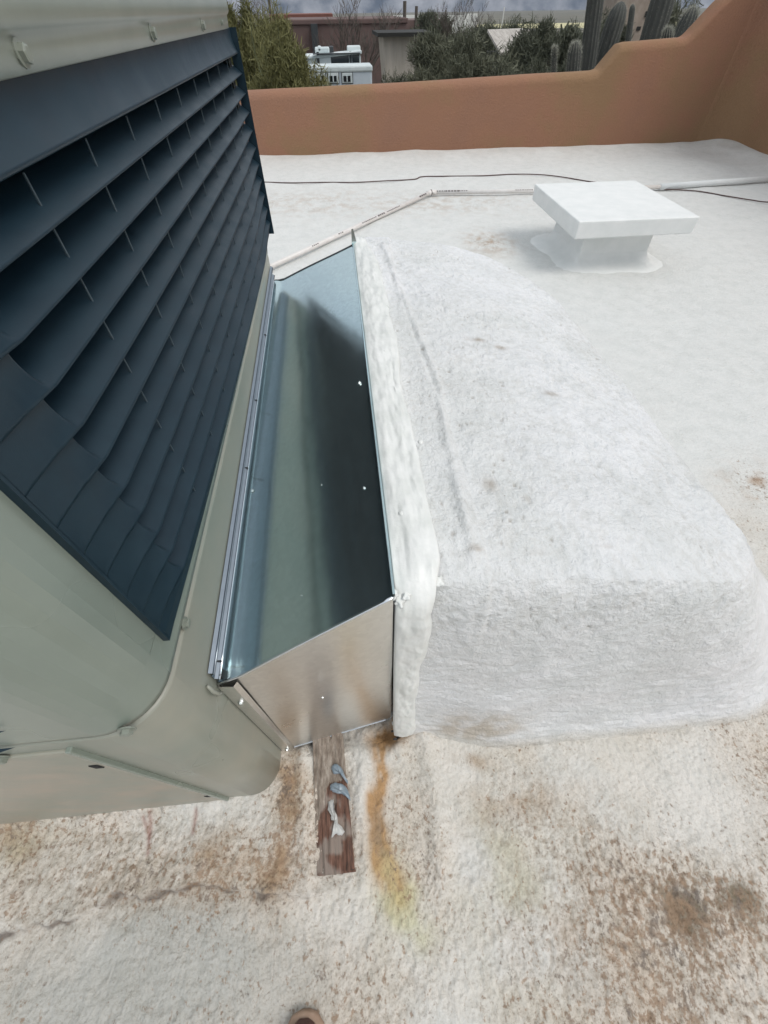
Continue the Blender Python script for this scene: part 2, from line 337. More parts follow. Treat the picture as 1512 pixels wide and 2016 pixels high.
# ------------------------------------------------------------------ the roof
def lerp3(a, b, t): return a*(1-t[:, None])+np.array(b)[None, :]*t[:, None]
RUST = pxy([(792, 1428), (752, 1462), (748, 1530), (742, 1600), (738, 1660), (762, 1710), (778, 1760)])
LEDGE = pxy([(-700, 1900), (0, 1845), (60, 1828), (140, 1812), (230, 1768), (300, 1762), (400, 1748), (470, 1748), (540, 1772), (600, 1760)])
def roof_surface(p):
    """p: n x 3 with z = 0; returns height, colour, dirt density"""
    x, y = p[:, 0], p[:, 1]
    near = np.clip(1.6-np.hypot(x-.1, y-.1)*.75, 0, 1)       # rough foreground, smoother away
    far = sstep(1., 4., y)
    big = fbm(p, 1.3, 3, 3.); mid = fbm(p, 7, 3, 11.); sm = fbm(p, 30, 3, 23.)
    warp = fbm(p, 18, 2, 71.)
    q = p.copy(); q[:, 0] += warp*.012; q[:, 1] += mid*.02
    fine = fbm(q, 82, 3, 41., (1.05, .8, 1))
    fine2 = fbm(q, 125, 2, 131.)
    h = big*.012*(1+far)+fine2*.0030*near+mid*.009*near+sm*.0035*near+fine*.0052*near*(.55+.9*sstep(-.3, .4, fbm(p, 3.2, 2, 90.)))
    # cant up to the parapets
    h += .055*sstep(WALL_Y-.75, WALL_Y-.02, y)+.055*sstep(WALL_X-.6, WALL_X-.02, x)
    # a torn edge of an older coat layer
    d, sd = dpoly(p+np.stack([fbm(p, 14, 2, 7.)*.03, fbm(p, 16, 2, 9.)*.025, 0*x], 1), LEDGE)
    lx = sstep(-.02, -.14, x)
    h += np.where(sd > 0, 1, 0)*.024*lx*sstep(0, .007, d)*np.exp(-d*1.6)
    h += np.where(sd > 0, 1, .3)*fbm(p, 26, 3, 95.)*.007*lx*np.exp(-d*6)
    crack = np.exp(-(d/.006)**2)*lx*sstep(-.25, .25, fbm(p, 12, 2, 55.))
    # bed and ridges around the sleeper and beside the rust streak
    rel = pxy([(716, 1440), (716, 1600), (722, 1720)])
    dr, _ = dpoly(p, rel); h += .016*np.exp(-(dr/.022)**2)
    rel2 = pxy([(595, 1470), (600, 1620), (608, 1730)]); dl, _ = dpoly(p, rel2); h += .010*np.exp(-(dl/.018)**2)
    tr = pxy([(655, 1440), (660, 1725)]); dt_, _ = dpoly(p, tr); h -= .012*np.exp(-(dt_/.05)**4)
    h -= .030*sstep(.24, .30, y)*sstep(1.98, 1.9, y)*sstep(.05, .02, x)*sstep(-.32, -.28, x)
    rel3 = pxy([(835, 1440), (858, 1600), (870, 1730)]); dr3, _ = dpoly(p, rel3); h += .014*np.exp(-(dr3/.03)**2)*(1+.5*mid)
    lump = gauss(p, PZ(785, 1470)[:2], .03, .03)+gauss(p, PZ(830, 1450)[:2], .05, .03)
    h += lump*(.016+.02*sm)
    h += .022*np.exp(-((y-(YN-.005+.010*mid))/.022)**2)*sstep(-.40, -.50, x)*sstep(-1.8, -1.6, x)*(1+.8*sm)
    h += .012*gauss(p, PZ(540, 1775)[:2], .09, .04)+.008*gauss(p, PZ(655, 1748)[:2], .045, .015)
    # ---- colour
    col = np.tile(np.array([.705, .715, .70]), (len(p), 1))
    sc = fbm(p, 2.4, 4, 31.); sc2 = fbm(p, 5.5, 4, 37.); sc3 = fbm(p, 13, 3, 61.)
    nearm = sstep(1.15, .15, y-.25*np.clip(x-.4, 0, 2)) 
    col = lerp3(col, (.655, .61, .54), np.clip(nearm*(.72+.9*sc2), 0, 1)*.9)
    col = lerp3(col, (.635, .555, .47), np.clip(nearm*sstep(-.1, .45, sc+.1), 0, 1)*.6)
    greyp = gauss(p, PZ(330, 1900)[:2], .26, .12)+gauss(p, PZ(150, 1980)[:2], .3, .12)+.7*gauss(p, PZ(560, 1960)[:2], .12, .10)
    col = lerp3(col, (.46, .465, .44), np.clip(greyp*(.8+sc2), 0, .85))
    white = .9*gauss(p, PZ(900, 1600)[:2], .07, .2)+.9*gauss(p, PZ(1380, 1560)[:2], .22, .12, -.3)+.6*gauss(p, PZ(1330, 1640)[:2], .1, .05)+gauss(p, PZ(712, 1560)[:2], .022, .17)+.8*gauss(p, PZ(650, 1800)[:2], .1, .05)
    col = lerp3(col, (.72, .70, .66), np.clip(white*(1+.8*sc2), 0, 1)*.85)
    tan = 1.3*gauss(p, PZ(570, 1560)[:2], .045, .15)+.8*gauss(p, PZ(420, 1700)[:2], .16, .06)+.9*gauss(p, PZ(20, 1620)[:2], .18, .11)+.8*gauss(p, PZ(545, 1720)[:2], .05, .08)+.5*gauss(p, PZ(1000, 1590)[:2], .2, .06)+.35*gauss(p, PZ(1190, 1850)[:2], .18, .16)
    tan += .75*gauss(p, PZ(930, 1500)[:2], .06, .02, -.2)
    col = lerp3(col, (.40, .275, .165), np.clip(tan*(.62+1.3*sc3), 0, .92))
    # rust streak
    wob = p+np.stack([fbm(p, 11, 3, 5.)*.03, 0*x, 0*x], 1)
    d2, _ = dpoly(wob, RUST); wr = .022+.010*sstep(.2, -.02, y)+.024*sstep(.2, .33, y)
    ru = np.exp(-(d2/wr)**2)
    col = lerp3(col, (.47, .27, .11), np.clip(ru*(1.1+1.5*fbm(p, 22, 3, 8., (1.6, .5, 1))), 0, .93))
    col = lerp3(col, (.30, .21, .13), np.clip(np.exp(-(d2/(wr*.8))**2)*sstep(.05, .4, fbm(p, 16, 3, 81.)+.2)*gauss(p, PZ(742, 1650)[:2], .06, .06), 0, .75))
    col = lerp3(col, (.25, .14, .06), np.clip(1.2*gauss(p, PZ(770, 1450)[:2], .035, .026)*(.7+1.5*sc3), 0, .85))
    yel = gauss(p, PZ(795, 1775)[:2], .035, .05, .3)+.6*gauss(p, PZ(825, 1835)[:2], .04, .035)+.5*gauss(p, PZ(770, 1750)[:2], .05, .08)
    col = lerp3(col, (.60, .58, .33), np.clip(yel*(.7+1.2*sc3), 0, .6))
    grn = .45*gauss(p, PZ(1000, 1750)[:2], .12, .2)+.4*gauss(p, PZ(60, 1680)[:2], .1, .06)
    col = lerp3(col, (.44, .45, .29), np.clip(grn*(.4+1.5*sc2), 0, .5))
    # brown grime lodged in the pits
    g1 = 1.5*gauss(p, PZ(1345, 1795)[:2], .05, .055)+1.25*gauss(p, PZ(1465, 1775)[:2], .055, .045)+.34*gauss(p, PZ(1400, 1790)[:2], .15, .10)
    g2 = .20*gauss(p, PZ(1180, 1800)[:2], .30, .26)+.22*gauss(p, PZ(1050, 1620)[:2], .28, .16)+.25*gauss(p, PZ(250, 1720)[:2], .3, .1)
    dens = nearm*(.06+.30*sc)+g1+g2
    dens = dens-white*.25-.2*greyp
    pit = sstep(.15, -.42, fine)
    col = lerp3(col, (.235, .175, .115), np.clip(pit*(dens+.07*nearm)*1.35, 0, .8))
    col = lerp3(col, (.175, .14, .09), np.clip((g1-.45)*(1.1+1.6*sc3), 0, .85))
    col = lerp3(col, (.13, .10, .08), np.clip(crack, 0, .9)*.9)
    # red-brown scuffs
    for a_, b_ in (((305, 1600), (297, 1680)), ((392, 1595), (385, 1640)), ((290, 1610), (300, 1650))):
        ds, _ = dpoly(p, pxy([a_, b_])); col = lerp3(col, (.30, .13, .10), np.exp(-(ds/.006)**2)*.6)
    # dark hole where the coating has come away below the duct corner
    hole = gauss(p+np.stack([sc3*.01, sc3*.01, 0*x], 1), PZ(800, 1432)[:2], .012, .007)+gauss(p, PZ(783, 1452)[:2], .008, .006)
    col = lerp3(col, (.012, .011, .01), sstep(.45, .7, hole)); h -= .02*sstep(.4, .8, hole)
    # roof further off
    fr = .9*gauss(p, PZ(965, 478)[:2], .22, .30)+.8*gauss(p, PZ(1490, 950)[:2], .13, .13)+.5*gauss(p, PZ(1130, 860)[:2], .06, .8, .12)+.35*gauss(p, PZ(600, 400)[:2], 1.1, .5)+.35*gauss(p, PZ(900, 400)[:2], .9, .4)
    col = lerp3(col, (.42, .29, .19), np.clip(fr*sstep(-.25, .5, sc3+sc2*.5)*1.0, 0, .7))
    col = lerp3(col, (.55, .53, .50), np.clip(sstep(WALL_Y-.9, WALL_Y-.2, y)*.35+sstep(WALL_X-1.2, WALL_X-.1, x)*sstep(4, 8, y)*.4, 0, 1)*sstep(-.3, .4, sc))
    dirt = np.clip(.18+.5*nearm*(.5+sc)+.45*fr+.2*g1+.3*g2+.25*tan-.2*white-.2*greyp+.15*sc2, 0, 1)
    return h, np.clip(col, .005, .85), dirt
def axis_steps(segs):
    out = [segs[0][0]]
    for a, b, s0, s1 in segs:
        c = a
        while c < b-1e-6:
            t = (c-a)/(b-a); c = min(b, c+s0*(1-t)+s1*t); out.append(c)
    return np.array(out)
xs = axis_steps([(-6, -1.25, .12, .02), (-1.25, 1.35, .0042, .0042), (1.35, WALL_X+.02, .008, .05)])
ys = axis_steps([(-4, -.42, .2, .008), (-.42, .62, .0042, .0042), (.62, 3.5, .006, .025), (3.5, WALL_Y+.02, .025, .05)])
gx, gy = np.meshgrid(xs, ys); p = np.stack([gx.ravel(), gy.ravel(), 0*gx.ravel()], 1)
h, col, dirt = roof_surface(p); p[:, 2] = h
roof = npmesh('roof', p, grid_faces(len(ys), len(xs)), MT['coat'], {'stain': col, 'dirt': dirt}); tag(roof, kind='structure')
# the house under the roof
hb = MB().box(-6, WALL_X+.35, -4, WALL_Y+.35, -3.5, -.12).build('house_body', MT['concrete']); tag(hb, kind='structure')

# ------------------------------------------------------------------ parapets
def wall_profile(hh, th=.33, r=.10):
    pr = [(0, -.12)]
    for k in range(7):
        a = math.pi-k/6*math.pi/2; pr.append((r+r*math.cos(a), hh-r+r*math.sin(a)))
    for k in range(7):
        a = math.pi/2-k/6*math.pi/2; pr.append((th-r+r*math.cos(a), hh-r+r*math.sin(a)))
    pr.append((th, -.12)); return pr
tops = [(PY(u, v, WALL_Y+.06)[0], PY(u, v, WALL_Y+.06)[2]) for u, v in ((470, 180), (600, 174), (800, 165), (1030, 148), (1170, 141), (1180, 138), (1222, 88), (1236, 84), (1350, 75), (1362, 66), (1422, 2))]
tops = [(-6.2, tops[0][1]-.06)]+tops+[(tops[-1][0]+.5, tops[-1][1]+.42), (WALL_X+.33, tops[-1][1]+.55)]
wx = np.unique(np.concatenate([np.arange(-6.2, WALL_X+.33, .12), np.linspace(tops[4][0]-.1, tops[10][0]+.6, 90), [WALL_X+.33]]))
hz = np.interp(wx, [q[0] for q in tops], [q[1] for q in tops])
hz = hz+.003*np.sin(wx*1.7)+.001*np.sin(wx*6.7)
A = [[(x_, WALL_Y+.004*math.sin(x_*2.3)+a_, b_) for a_, b_ in wall_profile(h_)] for x_, h_ in zip(wx, hz)]
mb = MB().grid(A); n_ = len(A[0]); mb.f.append(tuple(range(n_))); mb.f.append(tuple(range(mb.n-n_, mb.n)))
o = mb.build('parapet_wall', MT['stucco'], smooth=True); tag(o, 'low terracotta stucco parapet stepping up to the right along the far roof edge', 'wall')
HR = 2.7; FR = .5; path_w = [(WALL_X, y_, 1., 0.) for y_ in np.arange(-4, WALL_Y-FR, .3)]
for t in np.linspace(0, math.pi/2, 14): path_w.append((WALL_X-FR+FR*math.cos(t), WALL_Y-FR-.003+FR*math.sin(t), math.cos(t), math.sin(t)))
path_w.append((WALL_X-FR-.06, WALL_Y+.03, 0., 1.))
A = [[(x_+nx_*a_, y_+ny_*a_, b_) for a_, b_ in wall_profile(HR)] for x_, y_, nx_, ny_ in path_w]
mb = MB().grid(A); mb.f.append(tuple(range(n_))); mb.f.append(tuple(range(mb.n-n_, mb.n)))
o = mb.build('parapet_wall', MT['stucco'], smooth=True); tag(o, 'tall shaded stucco parapet closing the roof on the right edge of the photo', 'wall')
pt = PX(1462, 243, WALL_X-.004)
fl = MB(); fl.add([(WALL_X-.006, pt[1]-.02, pt[2]-.03), (WALL_X-.006, pt[1]+.02, pt[2]-.025), (WALL_X-.006, pt[1]+.015, pt[2]+.03), (WALL_X-.006, pt[1]-.012, pt[2]+.025)], [(0, 1, 2, 3)])
fl.build('paint_drip', MT['coat_plain'], o)

# ------------------------------------------------------------------ foam covered duct (white hump)
foam = thing('foam_covered_duct', 'big white foam coated duct hump bulging from the roof beside the metal duct', 'duct', (.7, 1.3, 0))
NS = 430
a = np.linspace(-1, 1, NS); RT = .56
# denser on the walls
a = np.sign(a)*np.interp(np.abs(a), [0, .5, 1], [0, RT, 1])
ga, gb = np.meshgrid(a, a); ga = ga.ravel(); gb = gb.ravel()
r = np.maximum(np.abs(ga), np.abs(gb)); rs = np.maximum(r, 1e-6); ua, ub = ga/rs, gb/rs     # point on the unit square
def outline(ua, ub, x0, x1, y0, y1, rad):
    """rounded rectangle sampled by square direction; rad = radii (x1y0, x1y1, x0y1, x0y0)"""
    px = (x0+x1)/2+ua*(x1-x0)/2; py = (y0+y1)/2+ub*(y1-y0)/2
    for (cx, cy, sx, sy), rr in zip(((x1, y0, 1, -1), (x1, y1, 1, 1), (x0, y1, -1, 1), (x0, y0, -1, -1)), rad):
        kx, ky = cx-sx*rr, cy-sy*rr
        dx, dy = (px-kx)*sx, (py-ky)*sy; m = (dx > 0) & (dy > 0)
        mxx = np.maximum(dx, dy); nn = np.hypot(dx, dy)+1e-9
        px = np.where(m, kx+sx*dx/nn*mxx, px); py = np.where(m, ky+sy*dy/nn*mxx, py)
    return px, py
tx, ty = outline(ua, ub, .085, .87, .375, 2.08, (.12, .46, .04, .03))
bx_, by_ = outline(ua, ub, .06, 1.66, .20, 2.50, (.50, .7, .04, .03))
by_ = by_+.062*(1-sstep(.08, .42, bx_))*sstep(.6, .2, by_)
s_ = np.clip((r-RT)/(1-RT), 0, 1)
_S = [0, .08, .18, .32, .5, .66, .8, .9, 1]
def prof_s(vals):       # the wall's section, with its corners rounded off
    return sum(np.interp(s_+d, _S, vals) for d in np.linspace(-.085, .085, 11))/11
ox = prof_s([0, .045, .10, .28, .53, .73, .88, .96, 1])
oy = prof_s([0, .12, .24, .38, .52, .64, .78, .90, 1])
zz = prof_s([1, .985, .93, .74, .44, .20, .065, .015, -.04])
k_ = np.minimum(r/RT, 1)
cxm, cym = .45, 1.2
px = np.where(r < RT, cxm+(tx-cxm)*k_, tx*(1-ox)+bx_*ox); py = np.where(r < RT, cym+(ty-cym)*k_, ty*(1-oy)+by_*oy)
ztop = .850-.13*np.clip((px-.1)/.75, 0, 1.3)**1.7-.02*np.clip((.55-py)/.2, 0, 1)**2
pz = ztop*zz
p = np.stack([px, py, pz], 1)
# displace along the smooth normal
G = p.reshape(NS, NS, 3); dn = np.cross(np.gradient(G, axis=1), np.gradient(G, axis=0)); dn /= (np.linalg.norm(dn, axis=2)[..., None]+1e-12)
dn = dn.reshape(-1, 3); dn *= np.sign(dn[:, 2:3]+1e-9)*1.0
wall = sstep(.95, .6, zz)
ed = sstep(.03, .12, px)                                # calmer next to the collar
lo, md = fbm(p, 3.1, 3, 2.), fbm(p, 9, 3, 6.)
fi = fbm(p+np.stack([md*.02, md*.02, 0*md], 1), 52, 3, 12., (1, 1, 1)); fw = fbm(p, 30, 3, 19., (.45, .6, 1.8))
pit = sstep(-.1, .35, fbm(p, 4, 2, 77.))
disp = lo*.010+md*.005+(fi*.0065*(.3+.9*pit))*(1-wall)+fw*.0055*wall
disp *= .35+.65*sstep(1.0, .8, s_)
disp *= .25+.75*ed
# seam line where two foam passes meet along the top front edge, smear by the collar
sm_l, _ = dpoly(p, [(.17, 2.0), (.20, 1.5), (.235, 1.0), (.21, .75), (.20, .42)]); disp += .006*np.exp(-(sm_l/.012)**2)*(.4+np.clip(1+2*md, 0, 1.4))+.006*sstep(.0, .012, .215+.02*np.sin(py*3)-px)*(1-wall)
fold = np.exp(-((p[:, 1]-.415-.02*lo)/.012)**2)*(1-wall); disp -= .0015*fold*sstep(.2, .3, px)
p = p+dn*disp[:, None]
col = np.tile(np.array([.83, .84, .855]), (len(p), 1)); c1, c2, c3 = fbm(p, 2.1, 3, 44.), fbm(p, 6, 4, 47.), fbm(p, 19, 3, 49.)
col = lerp3(col, (.76, .775, .765), np.clip(.5+1.3*c1, 0, 1)*.8)
col = lerp3(col, (.60, .60, .57), np.clip(sstep(.05, -.35, fi)*(1-wall)*(.40+.5*c2), 0, .35))
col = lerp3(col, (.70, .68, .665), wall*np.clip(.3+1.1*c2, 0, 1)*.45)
for (u, v, z, rx, ry, k) in ((935, 668, .82, .028, .012, 1.), (985, 678, .82, .02, .012, .8), (1085, 772, .80, .02, .01, 1.), (960, 960, .82, .014, .02, .8), (1030, 1000, .8, .012, .01, .6), (935, 1085, .83, .022, .008, .8), (1150, 1057, .8, .016, .008, .6), (1058, 1098, .8, .03, .004, .5), (1190, 1086, .78, .022, .004, .35), (845, 472, .82, .03, .03, .5)):
    q = PZ(u, v, z); gsp = gauss(p, q[:2], rx, ry)*(1-wall)*sstep(-.35, .25, c3)
    col = lerp3(col, (.33, .26, .19), np.clip(gsp*k, 0, .8))
pin = sstep(.42, .55, fbm(p, 62, 2, 151.))*sstep(-.1, .4, c2+c1)*(1-wall); col = lerp3(col, (.34, .30, .25), pin*.6); p = p-dn*(pin*.004)[:, None]
gb2 = gauss(p, (.3, .27), .13, .05)*sstep(.3, .05, p[:, 2]); col = lerp3(col, (.48, .40, .30), np.clip(gb2*(.8+c3*1.4), 0, .7))
# the skirt carries the colour of the roof it runs into
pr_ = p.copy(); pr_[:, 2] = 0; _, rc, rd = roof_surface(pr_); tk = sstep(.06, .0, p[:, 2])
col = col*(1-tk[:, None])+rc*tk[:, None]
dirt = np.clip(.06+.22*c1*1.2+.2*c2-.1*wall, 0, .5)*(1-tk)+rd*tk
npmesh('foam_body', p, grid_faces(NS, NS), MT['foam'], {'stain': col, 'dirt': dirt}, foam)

# collar: thick brushed sealant over the joint, along the top and down the near side
path = []; wid = []
z0 = .868
for yk in np.linspace(2.02, .40, 260):
    path.append((yk, z0)); wid.append(np.interp(yk, [.4, .6, .9, 1.2, 1.7, 2.02], [.086, .092, .088, .094, .090, .055]))
for t in np.linspace(0, 1, 14)[1:]:
    aa = t*math.pi/2; path.append((.40-.075*math.sin(aa), z0-.075*(1-math.cos(aa)))); wid.append(.086-.026*t)
for zk in np.linspace(z0-.09, .045, 140):
    path.append((.325-.05*(1-zk/z0), zk)); wid.append(.060+.004*math.sin(zk*11))
path = np.array(path); tg = np.gradient(path, axis=0); tg /= np.linalg.norm(tg, axis=1)[:, None]; nr = np.stack([tg[:, 1]*-1, tg[:, 0]], 1)
nr = np.where((nr[:, 1:] < 0) | ((np.abs(nr[:, 1:]) < .1) & (nr[:, :1] > 0)), -nr, nr)
K = 44; A = np.zeros((len(path), K, 3))
for i in range(len(path)):
    for j in range(K):
        t = j/(K-1); wdt = wid[i]; hgt = .008
        up = hgt*min(1, math.sin(math.pi*t)**.55 if 0 < t < 1 else 0)-.02*(t > .98)-.02*(t < .02)
        A[i, j] = (.043+t*wdt, path[i, 0]+nr[i, 0]*up, path[i, 1]+nr[i, 1]*up)
Q = A.reshape(-1, 3); n1, n2, n3 = fbm(Q, 5, 2, 1.), fbm(Q, 16, 3, 3., (1.5, .3, .4)), fbm(Q, 45, 3, 4., (1, .5, .6))
tt = np.tile(np.linspace(0, 1, K), len(path)); inner = np.sin(np.pi*tt)
dsp = (n1*.006+n2*.007+n3*.003+np.maximum(n3, 0)*.007*sstep(.4, .9, tt))*np.clip(inner*1.5, 0, 1)
nn = np.repeat(np.concatenate([np.zeros((len(path), 1)), nr], 1), K, axis=0); Q = Q+nn*dsp[:, None]
Q[:, 0] += (n1*.016+n2*.008)*sstep(.3, 1, tt)
colc = lerp3(np.tile(np.array([.75, .76, .74]), (len(Q), 1)), (.60, .62, .585), np.clip(.2+1.6*n2, 0, 1)*.7)
colc = lerp3(colc, (.52, .48, .44), sstep(.35, .0, Q[:, 2])*.25)
npmesh('sealant_collar', Q, grid_faces(len(path), K), MT['collar'], None, foam)
# stray lumps of sealant on the collar
for u, v, z in ((757, 690, .885), (828, 870, .880), (790, 1010, .885)):
    q = PZ(u, v, z-.008); bm = bmesh.new(); bmesh.ops.create_icosphere(bm, subdivisions=2, radius=1)
    rr = random.uniform(.004, .007)
    for vv in bm.verts: vv.co = Vector((q[0]+vv.co.x*rr*random.uniform(.9, 1.2), q[1]+vv.co.y*rr*1.3, q[2]+vv.co.z*rr*.5))
    me = bpy.data.meshes.new('sealant_lump'); bm.to_mesh(me); bm.free(); me.materials.append(MT['collar']); me.polygons.foreach_set('use_smooth', [True]*len(me.polygons))
    ob = bpy.data.objects.new('sealant_lump', me); C.objects.link(ob); ob.parent = foam; ob.matrix_parent_inverse = Matrix.Translation(foam.location).inverted()
# lumps at the near corner joint
for u, v, z, rr in ((775, 1165, .865, .010), (786, 1178, .85, .012), (800, 1168, .855, .009), (770, 1405, .05, .008), (778, 1425, .02, .011), (812, 1420, .02, .012), (785, 1470, .012, .016), (768, 1385, .10, .006), (845, 1165, .84, .012), (865, 1140, .855, .010)):
    q = PZ(u, v, z); bm = bmesh.new(); bmesh.ops.create_icosphere(bm, subdivisions=3, radius=1)
    for vv in bm.verts:
        n = Vector(vv.co); k = 1+.35*math.sin(n.x*5+u)*math.cos(n.y*4+v)+.2*math.sin(n.z*9)
        vv.co = Vector((q[0]+n.x*rr*k*.8, q[1]+n.y*rr*k*1.1, q[2]-.006+n.z*rr*.30*k))
    me = bpy.data.meshes.new('sealant_lump'); bm.to_mesh(me); bm.free(); me.materials.append(MT['collar']); me.polygons.foreach_set('use_smooth', [True]*len(me.polygons))
    ob = bpy.data.objects.new('sealant_lump', me); C.objects.link(ob); ob.parent = foam; ob.matrix_parent_inverse = Matrix.Translation(foam.location).inverted()
# tar flakes showing where the skirt has lifted
for k, (u, v) in enumerate(((790, 1428), (798, 1424), (806, 1430), (785, 1450), (779, 1456), (838, 1427), (850, 1430), (772, 1440))):
    q = PZ(u, v, .034); s0 = random.uniform(.005, .011); m_ = MB()
    pts = [(q[0]+s0*math.cos(t)*random.uniform(.6, 1.3), q[1]+s0*.6*math.sin(t)*random.uniform(.6, 1.3)) for t in np.linspace(0, 2*math.pi, 7)[:-1]]
    m_.prism(pts, 2, q[2], q[2]+.006); m_.build('tar_flake', MT['tar'], foam)

# ------------------------------------------------------------------ galvanised transition duct
duct = thing('sheet_metal_duct', 'new galvanised sheet metal duct joining the unit to the white hump', 'duct', (-.14, 1.1, 0))
XD = .040
def duct_pt(s, t):
    """s across (0 unit side, 1 hump side), t along (0 near, 1 far)"""
    yl = .283+(1.935-.283)*t; yr = .329+(1.965-.329)*t
    zl = .642+(.738-.642)*t; zr = .866
    bow = .004*math.sin(math.pi*t)*math.sin(math.pi*s)+.0025*math.sin(7*t+3*s)*math.sin(math.pi*s)
    curl = .020*math.exp(-(s/.07)**2)     # the sheet turns up against the unit
    return ((XF+.004)*(1-s)+XD*s, yl*(1-s)+yr*s, zl*(1-s)+zr*s+bow+curl*0.8)
A = [[duct_pt(s, t) for s in np.linspace(0, 1, 40)] for t in np.linspace(0, 1, 90)]
mb = MB().grid(A); mb.grid([[(q[0], q[1], q[2]-.0015) for q in row] for row in A]); mb.build('top_panel', MT['galv'], duct, smooth=True)
def side_panel(t, ybot, name, mat, sgn):
    tp = [duct_pt(s, t) for s in np.linspace(0, 1, 14)]
    g = []
    for j in np.linspace(0, 1, 20):
        row = []
        for i, q in enumerate(tp):
            s = i/13; zb = .010+.024*s if sgn < 0 else .02
            z = q[2]*(1-j)+zb*j-.003*(1-j); yb = ybot+(.056*s if sgn < 0 else .01*s)
            y = q[1]*(1-j)+yb*j+.0045*math.sin(math.pi*s)*math.sin(math.pi*j)*sgn+.0025*math.sin(5*s+4*j)*math.sin(math.pi*s)*math.sin(math.pi*j)
            row.append((q[0], y, z))
        g.append(row)
    return MB().grid(g).build(name, mat, duct, smooth=True)
side_panel(0, .2725, 'end_panel', MT['galv_end'], -1)
side_panel(1, 1.97, 'end_panel', MT['galv_end'], 1)
# folded rims
e0 = [Vector(duct_pt(s, 0)) for s in np.linspace(0, 1, 16)]
MB().tube([q+Vector((0, -.001, .0005)) for q in e0], .0032, 6).build('rolled_rim', MT['galv_rim'], duct, smooth=True)
MB().tube([Vector((q.x, .2715+.056*i/15, .0095+.024*i/15)) for i, q in enumerate(e0)], .0014, 5).build('bottom_hem', MT['galv_rim'], duct, smooth=True)
e1 = [Vector(duct_pt(s, 1)) for s in np.linspace(0, 1, 16)]
MB().tube([q+Vector((0, .001, .0005)) for q in e1], .003, 6).build('rolled_rim', MT['rv_dark'], duct, smooth=True)
# standing seam against the hump with a dark shadow gap
g = []
for t in np.linspace(0, 1, 40):
    q = duct_pt(1, t); g.append([(q[0]-.002, q[1], q[2]-.004), (q[0]-.001, q[1], q[2]+.010), (q[0]+.003, q[1], q[2]+.011), (q[0]+.003, q[1], q[2]-.004)])
MB().grid(g).build('standing_seam', MT['galv'], duct)
MB().add([(XD-.004, 1.95, .86), (XD+.02, 1.965, .86), (XD+.006, 1.965, .925), (XD-.002, 1.96, .925), (XD-.004, 1.975, .86), (XD+.02, 1.975, .86)], [(0, 1, 2, 3), (4, 5, 2, 3), (0, 4, 3), (1, 5, 2)]).build('bent_corner_tab', MT['galv'], duct)
# drive cleat against the unit: two ribs and a flat
def along(x, dz, ts=(0, 1), n=30): return [(x, duct_pt(0, t)[1], duct_pt(0, t)[2]+dz-.008) for t in np.linspace(*ts, n)]
g = [[(XF+.003, q[1], q[2]+.066), (XF+.010, q[1], q[2]+.062), (XF+.010, q[1], q[2]+.055), (XF+.005, q[1], q[2]+.052), (XF+.005, q[1], q[2]+.034), (XF+.011, q[1], q[2]+.031), (XF+.011, q[1], q[2]+.022), (XF+.006, q[1], q[2]+.020), (XF+.006, q[1], q[2]+.004)] for q in along(0, 0)]
MB().grid(g).build('drive_cleat', MT['cleat'], duct)
MB().tube(along(XF+.0115, .058), .0022, 6).build('cleat_rib', MT['cleat'], duct, smooth=True)
MB().tube(along(XF+.0125, .028), .0022, 6).build('cleat_rib', MT['galv_rim'], duct, smooth=True)
for t in (.02, .33, .50, .72):
    q = duct_pt(0, t); MB().box(XF+.004, XF+.0135, q[1]-.0018, q[1]+.0018, q[2]+.016, q[2]+.026).build('cleat_notch', MT['rv_dark'], duct)
q = duct_pt(0, .004); MB().box(XF+.004, XF+.014, q[1], q[1]+.016, q[2]+.004, q[2]+.022).build('cleat_end_gap', MT['black'], duct)
# flange of the end panel against the unit
g = [[(XF+.003, .2755, z), (XF+.003, .270, z), (XF+.034, .2705-.003, z), (XF+.040, .277, z)] for z in np.linspace(.006, .655, 12)]
g = [[(a_, b_+.0065*(z_/.66), z_) for a_, b_, z_ in row] for row in g]
MB().grid(g).build('end_flange', MT['galv_end'], duct)
def screw(parent, pos, nrm, rad=.005, hexh=True, mat=None, name='screw'):
    n = Vector(nrm).normalized(); a_ = n.orthogonal().normalized(); b_ = n.cross(a_); m_ = MB()
    k = 6 if hexh else 12; vs = []
    for (rr, hh) in ((rad*1.5, 0), (rad*1.5, rad*.25), (rad, rad*.3), (rad, rad*1.0), (rad*.7, rad*1.15)):
        kk = 12
        for j in range(kk):
            t = 2*math.pi*j/kk
            rj = rr/ (math.cos((t+1e-6) % (math.pi/3)-math.pi/6)) * .93 if (hexh and rr == rad) else rr
            vs.append(Vector(pos)+(a_*math.cos(t)+b_*math.sin(t))*rj+n*hh)
    fs = [(i*12+j, i*12+(j+1) % 12, (i+1)*12+(j+1) % 12, (i+1)*12+j) for i in range(4) for j in range(12)]+[tuple(48+j for j in range(12))]
    m_.add(vs, fs); return m_.build(name, mat or MT['screw'], parent)
screw(duct, (XF+.020, .2735, .55), (0, -1, 0)); screw(duct, (XF+.024, .2675, .045), (0, -1, 0))
screw(duct, (PY(635, 1375, .275)[0], .2775, PY(635, 1375, .275)[2]), (0, -1, 0), .0025)
nrm = (-.53, 0, .85)
for s, t in ((.93, .40), (.06, .29), (.90, .17)):
    screw(duct, duct_pt(s, t), nrm, .0045 if t > .2 else .003)
for s, t in ((.5, .06), (.62, .22)):
    screw(duct, duct_pt(s, t), nrm, .0012, False)

